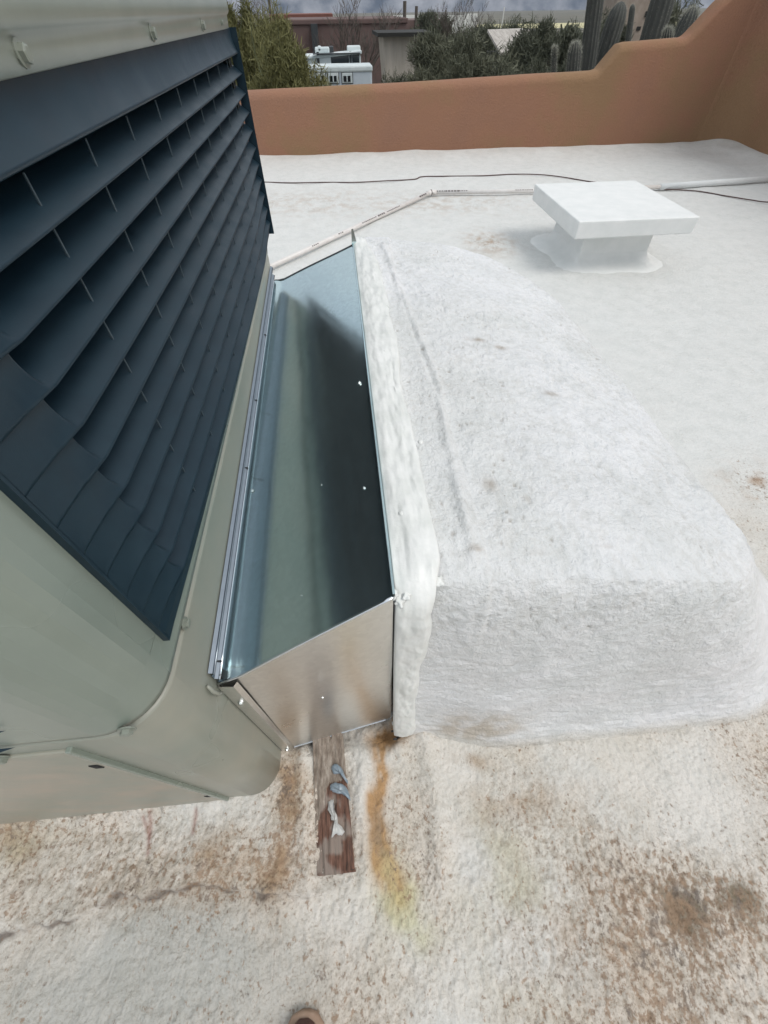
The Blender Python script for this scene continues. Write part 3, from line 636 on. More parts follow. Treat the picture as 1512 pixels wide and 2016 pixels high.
# ------------------------------------------------------------------ the rooftop unit
unit = thing('rooftop_unit', 'tall sage green rooftop air conditioning unit with dark slatted guard', 'air conditioner', (-1.0, 1.1, 0))
XB = -1.75; RC_ = .08
def rounded_plan(off=0., r0=RC_, k=8):
    pts = []
    for (cx, cy, a0) in ((XF-r0, YN+r0, -90), (XF-r0, YF-r0, 0), (XB+r0, YF-r0, 90), (XB+r0, YN+r0, 180)):
        for j in range(k+1):
            t = R(a0+90*j/k); pts.append((cx+(r0+off)*math.cos(t), cy+(r0+off)*math.sin(t)))
    return pts
def shell(zs_offs, name, mat, cap_top=False, smooth=True, sub=None):
    g = []
    for z, off in zs_offs:
        pl = rounded_plan(off); g.append([(a_, b_, z) for a_, b_ in pl+[pl[0]]])
    m_ = MB().grid(g)
    if cap_top: m_.f.append(tuple(range(m_.n-len(g[0]), m_.n-1)))
    ob = m_.build(name, mat, unit, smooth=False)
    me = ob.data
    if smooth:
        me.polygons.foreach_set('use_smooth', [len(q.vertices) == 4 and q.area < .2 for q in me.polygons])
    return ob
# lower wrap panels (below the seam) and the upper body
shell([(.002, -.003), (.004, 0), (.30, 0), (.60, 0), (.838, .001), (.843, .0005), (.845, -.005)], 'lower_panel', MT['sage_low'])
shell([(.857, -.004), (.859, .003), (.87, .0035), (.90, .0025), (.93, .0025)], 'upper_panel', MT['sage'])
pl = rounded_plan(.0025); pl = pl[9:]+pl[:9]      # every side but the one the guard covers
MB().grid([[(a_, b_, z) for a_, b_ in pl] for z in (.93, 1.2, 1.468)]).build('cabinet_body', MT['sage'], unit)
MB().box(XF-.03, XF+.0025, YN+RC_, YN+RC_+.045, .9305, 1.468).build('corner_post', MT['sage'], unit)
MB().box(XF-.10, XF+.0015, YF-.07, YF-.03, .93, 1.468).build('inner_post', MT['black'], unit)
shell([(.838, -.006), (.862, -.006)], 'seam_gap', MT['black'])
shell([(1.459, .012), (1.461, .021), (1.478, .022), (1.486, .0225), (1.489, .027), (1.494, .030), (1.510, .030), (1.522, .024), (1.530, .012), (1.533, -.05)], 'top_cover', MT['cover'], cap_top=True)
# near-left base: vertical seam and inset lower service panel
MB().box(XB+.1, -.462, YN-.006, YN+.002, .02, .80).build('service_panel', MT['stained'], unit, bevel=.003)
MB().box(-.464, -.455, YN-.009, YN+.001, .004, .81).build('panel_edge', MT['sage'], unit, bevel=.002)
for (u, v) in ((190, 1510), (410, 1568)):
    q = PY(u, v, YN-.007)
    MB().box(q[0]-.007, q[0]+.007, YN-.0075, YN-.004, q[2]-.012, q[2]+.012).build('slot', MT['black'], unit)
# coil guard on the duct side
guard_y0, guard_y1, gz0, gz1 = .270, 2.018, .900, 1.462
def sag(y): t = min(1, max(0, (2.02-y)/.35)); return .042*(1-math.exp(-max(0, y-.30)/.42))*t*t*(3-2*t)
PITCH = .0465; NSL = 11; LIP0 = 1.408
yl_ = np.concatenate([np.linspace(guard_y0+.004, .40, 64), np.linspace(.43, guard_y1, 26)])
def ramp_y(y):
    t = min(1, max(0, (y-.285)/.10)); return t*t*(3-2*t)
XG = XF+.012
MB().box(XF-.075, XF-.07, .25, guard_y1-.01, .86, 1.455).build('coil_shadow', MT['black'], unit)
def e_open(y): t = min(1, max(0, (y-.368)/.010)); return t*t*(3-2*t)      # pressed opening
def e_crease(y): t = min(1, max(0, (y-.283)/.06)); return .45*t+.55*min(1, max(0, (y-.335)/.045))     # crease fading into the flat end
for k in range(NSL):
    zl = LIP0-PITCH*k; g = []; last = k == NSL-1
    for y in yl_:
        e, c_ = (e_open(y) if k else 0.), e_crease(y); row = []; dz = -sag(y)*(k/(NSL-1))**1.5*.9
        for t in np.linspace(0, 1, 15):
            z = zl+PITCH*(1-t)+dz
            z = z-e*.012*(1-t)
            d = .013*c_*(t**2.2)-e*.034*(1-t)**1.5
            row.append((XG+d, y, z))
        q = row[-1]; row.append((q[0]-.004, y, q[2]-.0025)); row.append((q[0]-.013*c_*.9-e*.006, y, q[2]-.0002+e*.002))
        g.append(row)
    MB().grid(g).build('slat', MT['louvre'], unit, smooth=True)
# flat field of the guard: above the first slat, the near border, the lower hem
g = [[(XG, y, LIP0+PITCH), (XG, y, 1.461)] for y in yl_]; MB().grid(g).build('guard_border', MT['louvre'], unit)
zlow = LIP0-PITCH*(NSL-1)
g = [[(XG, y, zlow-sag(y)*.9-.0002), (XG+.001, y, zlow-.02-sag(y)), (XG, y, zlow-.040-sag(y)*(.6 if 1 else 0)), (XG-.009, y, zlow-.040-sag(y)*.6)] for y in yl_]
MB().grid(g).build('guard_border', MT['louvre'], unit)
MB().add([(XG, guard_y0, 1.461), (XG, guard_y0+.0045, 1.461), (XG, guard_y0+.0045, zlow-.040), (XG, guard_y0, zlow-.040), (XF+.002, guard_y0, 1.461), (XF+.002, guard_y0, zlow-.04)], [(0, 1, 2, 3), (0, 3, 5, 4)]).build('guard_border', MT['louvre'], unit)
MB().add([(XG+.02, guard_y1+.001, 1.461), (XG+.02, guard_y1+.001, zlow-.04), (XF+.002, guard_y1+.001, zlow-.04), (XF+.002, guard_y1+.001, 1.461)], [(0, 1, 2, 3)]).build('guard_border', MT['louvre'], unit)
for y in np.arange(.54, 2.0, .165):
    MB().tube([(XG-.003, y, zlow-.01-sag(y)), (XG-.003, y, 1.40)], .0013, 5).build('wire', MT['wire'], unit)
# guard on the near face: only the tips of its slats reach the picture
for k in range(8):
    z = .955+.083*(6-k)
    m_ = MB(); xo = -.455-(.045 if k > 6 else 0)
    m_.add([(xo, YN-.006, z-.012), (-1.65, YN-.006, z+.012), (-1.65, YN-.016, z-.016), (xo-.03, YN-.013, z-.014), (xo-.03, YN-.006, z-.018), (-1.65, YN-.006, z-.03)], [(0, 1, 2, 3), (0, 3, 4), (3, 2, 5, 4)])
    m_.build('slat', MT['louvre'], unit)
MB().box(-1.66, -.55, YN-.0045, YN-.001, .86, 1.40).build('coil_shadow', MT['black'], unit)
# bolts
def bolt(pos, nrm, rad=.008, mat=None): return screw(unit, pos, nrm, rad, True, mat or MT['cover'], 'bolt')
q = PX(360, 1222, XF+.004); bolt((XF+.003, q[1], q[2]-.01), (1, 0, 0), .0075)
bolt((-.352, YN-.001+.004, .862), (0.1, -1, 0), .008); bolt((-.56, YN-.003, .80), (0, -1, 0), .008)
for u, v in ((40, 105), (297, 62), (395, 40), (435, 42)):
    q = PX(u, v, XF+.022); bolt((XF+.022, q[1], 1.474), (1, 0, 0), .007 if u < 400 else .005)
for y in (1.9, 1.2, .7): bolt((XF+.004, y, .885), (1, 0, 0), .004)
# dark rubber gasket squeezed at the flange corner
MB().tube([(XF+.004, .262, .71), (XF+.008, .258, .69), (XF+.006, .262, .66), (XF+.010, .268, .645)], [.003, .004, .004, .003], 8).build('sealant_bead', MT['sage_low'], unit, smooth=True)

# ------------------------------------------------------------------ wood sleeper
wc = [PZ(622, 1727, .03), PZ(700, 1714, .03), PZ(672, 1425, .03), PZ(612, 1440, .03)]
sl = thing('wooden_sleeper', 'weathered brown wooden sleeper with peeling paint emerging from under the duct', 'timber', (-.15, .1, 0))
yb, yt = (wc[0][1]+wc[1][1])/2, .50
xa = lambda y: np.interp(y, [yb, wc[3][1]], [wc[0][0], wc[3][0]]); xb = lambda y: np.interp(y, [yb, wc[2][1]], [wc[1][0], wc[2][0]])
g = []
for y in np.linspace(yb, yt, 120):
    row = []
    for s in np.linspace(0, 1, 34):
        x = xa(y)*(1-s)+xb(y)*s; row.append((x, y+.004*math.sin(s*9), 0))
    g.append(row)
Q = np.array(g).reshape(-1, 3); ss = np.tile(np.linspace(0, 1, 34), 120)
gr = fbm(Q, 40, 3, 2., (3, .25, 1)); Q[:, 2] = .026+gr*.004-.010*np.exp(-((ss-.17)/.03)**2)*sstep(.12, .02, Q[:, 1])-.03*((ss < .02) | (ss > .98))
Q[:, 2] -= .006*np.exp(-((ss-.08)/.06)**2)
spl = fbm(Q, 25, 2, 33., (4, .22, 1)); Q[:, 2] -= .006*sstep(.28, .45, spl); Q[:, 1] += .010*fbm(Q, 60, 2, 13., (1, .02, 1))*(Q[:, 1] < .0)
pm = sstep(.10, .20, Q[:, 1])*.75+.55*sstep(.5, .1, ss)*sstep(-.01, .1, Q[:, 1])-.9*gauss(Q, PZ(678, 1590, .03)[:2], .02, .05)*sstep(.4, .6, ss)+.3*sstep(.12, .02, ss)-.05
npmesh('timber', Q, grid_faces(120, 34), MT['wood'], {'paint': pm}, sl)
MB().prism([(-.01, .0), (-.01, .0)][:0]+[(xa(yb), -.012), (xb(yb), -.012), (xb(yb), .021), (xa(yb), .021)], 1, yb-.001, yb+.004).build('end_grain', MT['wood'], sl)
def blob(name, mat, parent, poly, z0, z1, inset=.75):
    """soft-edged smear: ring stack over a polygon"""
    pts = [np.array(q[:2]) for q in poly]; c = sum(pts)/len(pts)
    dense = []
    n = len(pts)
    for i in range(n):
        p0, p1, p2, p3 = pts[i-1], pts[i], pts[(i+1) % n], pts[(i+2) % n]
        for t in np.linspace(0, 1, 5)[:-1]:
            dense.append(c*0+np.array([random.uniform(-1, 1), random.uniform(-1, 1)])*.0016+.5*((2*p1)+(-p0+p2)*t+(2*p0-5*p1+4*p2-p3)*t*t+(-p0+3*p1-3*p2+p3)*t**3))
    m_ = MB(); g = []
    for k, zf in ((1, 0), (.93, .6), (inset, .95), (.35, 1.0), (.02, 1.0)):
        g.append([(*(c+(q-c)*k), z0+(z1-z0)*zf*(1+.15*math.sin(i*1.3))) for i, q in enumerate(dense+[dense[0]])])
    m_.grid(g); return m_.build(name, mat, parent, smooth=True)
# old paint still on the upper part
blob('sealant_smear', MT['sealant'], sl, [PZ(u, v, .035) for u, v in ((652, 1510), (660, 1502), (672, 1512), (684, 1535), (683, 1542), (672, 1524), (656, 1523))], .028, .040)
blob('sealant_smear', MT['sealant'], sl, [PZ(u, v, .035) for u, v in ((649, 1545), (660, 1540), (680, 1548), (690, 1575), (684, 1568), (668, 1562), (652, 1557))], .028, .041)
blob('sealant_smear', MT['sealant_pale'], sl, [PZ(u, v, .03) for u, v in ((646, 1576), (655, 1572), (658, 1590), (664, 1604), (666, 1620), (663, 1630), (672, 1628), (678, 1636), (670, 1646), (660, 1643), (652, 1651), (655, 1634), (658, 1618), (650, 1612), (652, 1598), (645, 1592))], .022, .0305, .9)
# chips of coating at its near end
ch = MB()
for u, v, s0 in ((632, 1738, .012), (650, 1742, .014), (664, 1738, .008), (612, 1728, .007), (640, 1733, .006)):
    q = PZ(u, v, .006); pts = [(q[0]+s0*math.cos(t)*random.uniform(.6, 1.2), q[1]+s0*.6*math.sin(t)*random.uniform(.6, 1.2)) for t in np.linspace(0, 2*math.pi, 8)[:-1]]
    o = MB().prism(pts, 2, .004, .014).build('coating_chip', MT['paint_old']); tag(o, None); o.parent = sl; o.matrix_parent_inverse = Matrix.Translation(sl.location).inverted()

# ------------------------------------------------------------------ roof vent
vent = thing('roof_vent', 'square white coated roof vent with an overhanging flat cap', 'vent', (2.38, 4.25, 0))
cx0, cx1, cy0, cy1 = 1.862, 2.86, 3.67, 4.77
MB().hexa([(cx0+.008, cy0+.005, .285), (cx1-.004, cy0+.005, .292), (cx1-.004, cy1-.005, .292), (cx0+.008, cy1-.005, .285)],
          [(cx0, cy0, .412), (cx1, cy0, .412), (cx1, cy1, .412), (cx0, cy1, .412)]).build('cap', MT['coat_plain'], vent, bevel=.010, seg=3)
nx0, nx1, ny0, ny1 = 2.07, 2.70, 3.90, 4.56
MB().hexa([(nx0, ny0, .0), (nx1, ny0, .0), (nx1, ny1, .0), (nx0, ny1, .0)], [(nx0+.01, ny0+.01, .30), (nx1-.01, ny0+.01, .30), (nx1-.01, ny1-.01, .30), (nx0+.01, ny1-.01, .30)]).build('neck', MT['coat_plain'], vent, bevel=.008)
g = []
for ex, z in ((-.012, .13), (.0, .085), (.015, .055), (.04, .034), (.08, .020), (.13, .010), (.19, .000), (.24, -.02)):
    rr = max(.004, ex*1.3); row = []
    for cx_, cy_, a0 in ((nx1+ex-rr, ny0+ex-ex-ex+rr, -90), (nx1+ex-rr, ny1+ex-rr, 0), (nx0-ex+rr, ny1+ex-rr, 90), (nx0-ex+rr, ny0-ex+rr, 180)):
        for j in range(9):
            t = R(a0+90*j/8); row.append((cx_+rr*math.cos(t), cy_+rr*math.sin(t), z+.003*math.sin(5*cx_+3*j)*(z < .05)))
    g.append(row+[row[0]])
MB().grid(g).build('base_flashing', MT['coat_plain'], vent, smooth=True)

# ------------------------------------------------------------------ condensate pipe and cable
pipe = thing('drain_pipe', 'thin off white plastic drain pipe with printed marks bending across the roof', 'pipe', (1.14, 6.29, 0))
pa, pb, pc, pd = Vector(PZ(520, 531, .035)), Vector(PZ(848, 379, .035)), Vector(PZ(1055, 376, .035)), Vector(PZ(1300, 368, .035))
pe = Vector(PZ(1512, 352, .035)); pe = pd+(pe-pd)*1.35
RP = .022
pa0 = pa+(pa-pb).normalized()*.9
MB().tube([pa0, pb], RP, 12).build('pipe_run', MT['pvc'], pipe, smooth=True)
MB().tube([pb, pc, pd], RP, 12).build('pipe_run', MT['pvc'], pipe, smooth=True)
MB().tube([pd, pe], RP*1.5, 12).build('pipe_run', MT['coat_plain'], pipe, smooth=True)
dd = (pb-pa).normalized(); de = (pc-pb).normalized()
MB().tube([pb-dd*.07, pb-dd*.01, pb+de*.01, pb+de*.07], RP*1.3, 12).build('elbow', MT['pvc'], pipe, smooth=True)
MB().tube([pb+de*.0-dd*.005, pb+de*.008], RP*1.42, 12).build('elbow_ring', MT['ink'], pipe, smooth=True)
def pipe_print(p0, p1, t0, n, big=False):
    d = (p1-p0).normalized(); side = Vector((d.y, -d.x, 0)); st = (p1-p0).length*t0; nrm = (Vector((0, 0, 1))*.75+side*(.66 if side.y < 0 else -.66)).normalized()
    tang = d.cross(nrm).normalized()
    m_ = MB(); c = st
    for k in range(n):
        wl = random.uniform(.012, .024)*(1.4 if big else 1); hh = .008 if big else .005
        q = p0+d*c+nrm*(RP*.98); 
        m_.add([q-tang*hh+nrm*.0012, q+d*wl-tang*hh+nrm*.0012, q+d*wl+tang*hh+nrm*.0012, q+tang*hh+nrm*.0012], [(0, 1, 2, 3)])
        c += wl+.010
    m_.build('printed_marks', MT['ink'], pipe)
for t0, n, b_ in ((.22, 4, False), (.36, 3, False), (.50, 9, False), (.60, 4, True), (.66, 10, False), (.90, 4, True)): pipe_print(pa, pb, t0, n, b_)
for t0, n, b_ in ((.05, 4, False), (.14, 5, True), (.25, 5, False), (.80, 8, False)): pipe_print(pb, pc, t0, n, b_)
cp = [(300, 352), (505, 358), (570, 360), (640, 359), (700, 359), (760, 356), (815, 353), (830, 348), (870, 347), (950, 346), (1010, 343), (1065, 344), (1110, 349), (1165, 358), (1230, 364), (1300, 372), (1370, 376), (1430, 386), (1480, 394), (1512, 398), (1600, 402)]
cpt = [Vector(PZ(u, v, .012)) for u, v in cp]
def smooth_path(pts, n=6):
    out = []
    for i in range(len(pts)-1):
        p0, p1, p2, p3 = pts[max(i-1, 0)], pts[i], pts[i+1], pts[min(i+2, len(pts)-1)]
        for t in np.linspace(0, 1, n+1)[:-1]:
            out.append(.5*((2*p1)+(-p0+p2)*t+(2*p0-5*p1+4*p2-p3)*t*t+(-p0+3*p1-3*p2+p3)*t**3))
    return out+[pts[-1]]
o = MB().tube(smooth_path(cpt), .0065, 7).build('cable', MT['cable'], smooth=True); tag(o, 'thin dark cable snaking over the white roof below the stucco parapet', 'cable')

# ------------------------------------------------------------------ shoe at the bottom edge
tq = PZ(597, 2000, .045)
shoe = thing('shoe', 'dark brown shoe toe with tan rim poking in at the bottom edge', 'shoe', (tq[0], tq[1]-.14, 0))
def shoe_loft(name, secs, mat):
    g = []
    for (yy_, hw, zb, zt, pw) in secs:
        row = []
        for k in range(25):
            t = 2*math.pi*k/24; cx = math.copysign(abs(math.cos(t))**pw, math.cos(t)); cz = math.copysign(abs(math.sin(t))**pw, math.sin(t))
            row.append((tq[0]+hw*cx, tq[1]+yy_, (zb+zt)/2+(zt-zb)/2*cz))
        g.append(row)
    m_ = MB().grid(g); k_ = 25; m_.f.append(tuple(range(24))); m_.f.append(tuple(m_.n-25+j for j in range(24))); return m_.build(name, mat, shoe, smooth=True)
shoe_loft('sole', [(.004, .012, .006, .030, .6), (-.002, .030, .005, .032, .6), (-.02, .044, .005, .034, .6), (-.07, .053, .005, .034, .6), (-.16, .043, .005, .034, .6), (-.24, .040, .005, .036, .6), (-.285, .030, .005, .038, .6), (-.30, .012, .008, .036, .6)], MT['welt'])
shoe_loft('upper', [(-.006, .010, .028, .040, .8), (-.014, .025, .024, .056, .8), (-.035, .038, .022, .068, .8), (-.08, .045, .022, .078, .8), (-.13, .040, .022, .098, .8), (-.17, .036, .022, .125, .8), (-.20, .036, .022, .135, .8), (-.26, .034, .022, .135, .8), (-.288, .022, .025, .125, .8), (-.295, .010, .03, .10, .8)], MT['leather'])

# ------------------------------------------------------------------ land beyond the roof
GZ = -3.5
mb = MB(); rings = [0, 12, 25, 50, 100, 200, 400, 900, 2500, 9000]; g = []
gpx = []
for r_ in rings:
    g.append([(r_*math.cos(t), 10+r_*math.sin(t), GZ-(0 if r_ < 60 else min(14, (r_-60)*.035))) for t in np.linspace(0, 2*math.pi, 65)])
mb.grid(g); o = mb.build('ground', MT['desert'], smooth=True); tag(o, kind='structure')
# straw-coloured flat in the valley, its sunlight painted into the pale colour
def zg(d): return GZ-min(14, max(0, (d-60)*.035))
fy0, fy1 = 430, 900
mb = MB(); g = [[(x_, y_, zg(math.hypot(x_, y_-10))+.6) for x_ in np.linspace(-.05*y_, .72*y_, 12)] for y_ in np.linspace(fy0, fy1, 6)]
o = mb.grid(g).build('sunlit_dry_field', MT['straw']); tag(o, kind='structure')
# mountains: a ridge range as terrain
nx, ny = 260, 70
X, T = np.meshgrid(np.linspace(-5200, 6500, nx), np.linspace(0, 1, ny)); Yv = 2600+T*2600
Pm = np.stack([X.ravel(), Yv.ravel(), 0*X.ravel()], 1)
env = np.sin(np.pi*np.clip(T.ravel(), 0, 1))**.8
rg = 1-np.abs(fbm(Pm, 1/900., 5, 4.))*1.6; hgt = env*(300+360*np.clip(rg, 0, 1)**1.4+150*fbm(Pm, 1/2200., 2, 9.))
Pm[:, 2] = hgt-20
o = npmesh('mountains', Pm, grid_faces(ny, nx), MT['mount'], None, None, False); tag(o, kind='structure')

# --- RV (behind) and horse trailer (in front)
YR = 27.
def rz(u, v, y): q = PY(u, v, y); return q[0], q[2]
rv = thing('motorhome', 'white motorhome with dark awning and roof pods parked behind the trailer', 'motorhome', (PY(660, 130, YR+3)[0], YR+4, GZ))
yv = YR+3
x0, zt = rz(598, 103, yv); x1, _ = rz(710, 99, yv); _, ztop_ = rz(650, 100, yv)
MB().box(x0, x1, yv, yv+1.25, GZ+.45, ztop_-.125).build('body', MT['rv_white'], rv, bevel=.08)
MB().hexa([(x0-.6, yv-.1, ztop_-.30), (x1+.05, yv-.1, ztop_-.12), (x1+.05, yv+1.3, ztop_-.12), (x0-.6, yv+1.3, ztop_-.30)], [(x0-.6, yv-.1, ztop_-.20), (x1+.05, yv-.1, ztop_+.0), (x1+.05, yv+1.3, ztop_-.02), (x0-.6, yv+1.3, ztop_-.22)]).build('roof', MT['rv_white'], rv, bevel=.03)
def rvbox(u0, v0, u1, v1, y, dy, name, mat, par, bev=0.):
    a_, b_ = rz(u0, v1, y), rz(u1, v0, y)
    return MB().box(a_[0], b_[0], y-dy, y+.02, a_[1], b_[1]).build(name, mat, par, bevel=bev)
rvbox(616, 103, 708, 107, yv, .25, 'awning', MT['rv_dark'], rv, .02)
rvbox(652, 107, 686, 127, yv, .05, 'window', MT['glass'], rv, .02); rvbox(694, 105, 707, 127, yv, .05, 'window', MT['glass'], rv, .02)
rvbox(626, 107, 652, 127, yv, .04, 'slide_out', MT['rv_white'], rv, .01)
rvbox(689, 101, 691.5, 127, yv, .08, 'awning_arm', MT['rv_dark'], rv); rvbox(625, 102, 627.5, 127, yv, .08, 'awning_arm', MT['rv_dark'], rv)
for (ua, va, ub, vb) in ((620, 92, 648, 96), (625, 90, 632, 93), (683, 89, 709, 95)):
    a_, b_ = rz(ua, vb, yv+.8), rz(ub, va, yv+.8)
    MB().box(a_[0], b_[0], yv+.5, yv+1.0, a_[1]-.15, b_[1]).build('roof_pod', MT['rv_white'], rv, bevel=.05)
a_, b_ = rz(648, 97, yv+.8), rz(656, 91, yv+.8); MB().box(a_[0], b_[0], yv+.7, yv+1.3, a_[1]-.15, b_[1]).build('roof_pod', MT['rv_dark'], rv, bevel=.03)
for xk in (x0+.9, x1-1.1):
    MB().tube([(xk, yv-.02, GZ+.42), (xk, yv+.22, GZ+.42)], .42, 18).build('wheel', MT['rv_dark'], rv)
tr = thing('horse_trailer', 'pale grey stock trailer with three rounded windows peeping over the parapet', 'trailer', (PY(660, 150, YR)[0], YR+1, GZ))
tx0, tzt = rz(606, 134, YR); tx1, _ = rz(732, 128, YR); zb_ = GZ+.5
MB().box(tx0-.6, tx1, YR, YR+1.3, zb_, tzt-.02).build('body', MT['rv_grey'], tr, bevel=.07)
MB().box(tx0-.62, tx1+.03, YR-.04, YR+1.34, tzt-.16, tzt+.05).build('roof', MT['rv_white'], tr, bevel=.06)
for (u0, u1) in ((623, 641), (646, 667), (673, 694.5)):
    uu = (u0+u1)/2
    fr = rvbox(u0, 142, u1, 165, YR, .03, 'window', MT['rv_dark'], tr, .012)
    pn = rvbox(u0+1.2, 143.2, u1-1.2, 163.8, YR-.012, .035, 'window_surround', MT['rv_white'], fr, .01)
    gl = rvbox(uu-7, 149, uu+6, 161, YR-.03, .04, 'pane', MT['glass'], fr)
    rvbox(uu-1, 149, uu+.2, 161, YR-.05, .04, 'mullion', MT['rv_white'], fr)
for k in range(3):
    xk = (tx0+tx1)/2+.9*k-.5; MB().tube([(xk, YR-.03, GZ+.36), (xk, YR+.2, GZ+.36)], .36, 16).build('wheel', MT['rv_dark'], tr)

# --- buildings beyond
def house(name, label, u0, u1, vt, y, dep, mat, roofm=None, over=.3):
    a_ = rz(u0, vt, y); b_ = rz(u1, vt, y); t = thing(name, label, 'house', ((a_[0]+b_[0])/2, y+dep/2, GZ))
    MB().box(a_[0], b_[0], y, y+dep, GZ, a_[1]).build('wall', mat, t)
    if roofm:
        MB().box(a_[0]-over, b_[0]+over, y-over, y+dep+over, a_[1]+.01, a_[1]+.22).build('roof', roofm, t, bevel=.03)
    return t, a_, b_
t, a_, b_ = house('brown_house', 'long low maroon brown building standing behind the motorhome', 560, 800, 50, 44, 9, MT['brown_wall'])
MB().box(a_[0]-.1, b_[0]+.1, 43.9, 53.1, a_[1]+.005, a_[1]+.25).build('parapet', MT['brown_wall'], t, bevel=.05)
MB().box(rz(612, 50, 44)[0], rz(625, 50, 44)[0], 43.4, 43.99, GZ, rz(617, 47, 43.4)[1]).build('chimney', MT['rv_dark'], t)
t, a_, b_ = house('red_house', 'brick red flat roofed building showing left of the bare tree', 530, 655, 29, 62, 10, MT['red_wall'])
t, a_, b_ = house('dark_house', 'dark brown building wall right of the bare tree', 655, 880, 42, 70, 10, MT['brown_wall'])
# pale shed with a roof edge over it
sh = thing('pale_shed', 'pale weathered shed front half hidden by the large grey green tree', 'shed', (PY(780, 95, 31)[0], 33, GZ))
a_, b_ = rz(754, 114, 31), rz(840, 71, 31)
MB().hexa([(a_[0]+.45, 31, GZ), (b_[0], 31, GZ), (b_[0], 34, GZ), (a_[0]+.45, 34, GZ)], [(rz(754, 71, 31)[0], 31, b_[1]), (b_[0], 31, b_[1]), (b_[0], 34, b_[1]), (rz(754, 71, 31)[0], 34, b_[1])]).build('wall', MT['tan_wall'], sh)
a2 = rz(744, 70, 30.6); MB().box(a2[0], b_[0]+.3, 30.5, 34.4, b_[1]+.01, b_[1]+.14).build('roof', MT['dark_gap'], sh)
s2 = thing('shingled_outbuilding', 'outbuilding with sloping pale roof and dark open side beneath, right of the tree', 'shed', (PY(1030, 90, 30)[0], 31, GZ))
q0, q1, q2, q3 = PY(985, 103, 29), PY(1068, 103, 29), PY(1040, 55, 33), PY(960, 58, 33)
MB().add([q0, q1, q2, q3, q0+[0, 0, -.1], q1+[0, 0, -.1], q2+[0, 0, -.1], q3+[0, 0, -.1]], [(0, 1, 2, 3), (4, 7, 6, 5), (0, 4, 5, 1), (1, 5, 6, 2), (2, 6, 7, 3), (3, 7, 4, 0)]).build('roof', MT['shed_roof'], s2)
MB().box(q0[0]+.3, q1[0]-.4, 29.4, 32.8, GZ, q0[2]-.12).build('wall', MT['dark_gap'], s2)
t, a_, b_ = house('stucco_house', 'sand coloured house wall seen between the tall saguaros', 1222, 1330, -22, 38, 2.5, MT['house_far'])
rvb = []
for (u0, v0, u1, v1) in ((1232, 48, 1241, 56), (1252, 52, 1262, 60), (1268, 22, 1276, 34)):
    p0, p1 = rz(u0, v1, 38), rz(u1, v0, 38); MB().box(p0[0], p1[0], 37.95, 38.01, p0[1], p1[1]).build('window', MT['dark_gap'], t)
# little pale buildings far off in the valley
for k, (u, v, wd, ht) in enumerate(((598, 27, 5, 3), (642, 26, 6, 3), (790, 38, 10, 4), (800, 30, 14, 3), (870, 33, 9, 5), (905, 30, 14, 4), (930, 27, 8, 3))):
    y = 300+20*k; q = PY(u, v, y); lab = ['tiny white far building above the red house', 'tiny white far building just left of the bare tree', 'small pale far building low at the field edge', 'wide pale far building on the field', 'small white far building by the sunlit scrub', 'long pale far building left of the valley pole', 'far pale block at the right end of the field'][k]
    o = MB().box(q[0]-wd/2, q[0]+wd/2, y, y+6, q[2]-ht-9, q[2]).build('far_building', MT['far_white']); tag(o, lab, 'building', 'tiny pale buildings far off in the valley')
# poles
for k, (u, v0, v1, y, lab) in enumerate(((797, 2, 45, 60, 'dark slim utility pole right of the bare tree'), (820, 12, 42, 70, 'shorter dark post beside the utility pole'), (528, -10, 20, 80, 'dark pole top above the yellow green tree'), (993, 14, 40, 140, 'thin pale pole standing in the valley'))):
    q = PY(u, v0, y); q2 = PY(u, v1, y); rr = .16 if k < 3 else .12
    o = MB().tube([(q[0], y, zg(y)), (q[0], y, q[2])], rr, 8).build('utility_pole', MT['bark'] if k < 3 else MT['far_white']); tag(o, lab, 'pole', 'poles beyond the roof')

# --- trees: trunk with limbs and a crown of thin twigs
def limbs(base, h, spread, n=7, seed=0, r0=.16):
    rd = random.Random(seed); m_ = MB(); ends = []
    for k in range(n):
        ang = 2*math.pi*k/n+rd.uniform(-.4, .4); L_ = h*rd.uniform(.7, 1.0); pts = [Vector(base)]; d = Vector((math.cos(ang)*spread*.35, math.sin(ang)*spread*.35, 1)).normalized()
        p_ = Vector(base)
        for s in range(5):
            d = (d+Vector((rd.uniform(-.25, .25), rd.uniform(-.25, .25), rd.uniform(-.05, .12)))).normalized()
            p_ = p_+d*L_/5; pts.append(p_.copy())
            if s > 0:
                e = (d+Vector((rd.uniform(-.9, .9), rd.uniform(-.9, .9), rd.uniform(0, .5)))).normalized(); q = p_; sub = [q.copy()]
                for _ in range(3):
                    e = (e+Vector((rd.uniform(-.3, .3), rd.uniform(-.3, .3), rd.uniform(-.1, .3)))).normalized(); q = q+e*L_*.13; sub.append(q.copy())
                m_.tube(sub, [r0*.22, r0*.15, r0*.09, r0*.03], 4, False); ends.append(q.copy())
        m_.tube(pts, [r0*(1-.16*i) for i in range(6)], 5, False); ends.append(p_.copy())
    return m_, ends
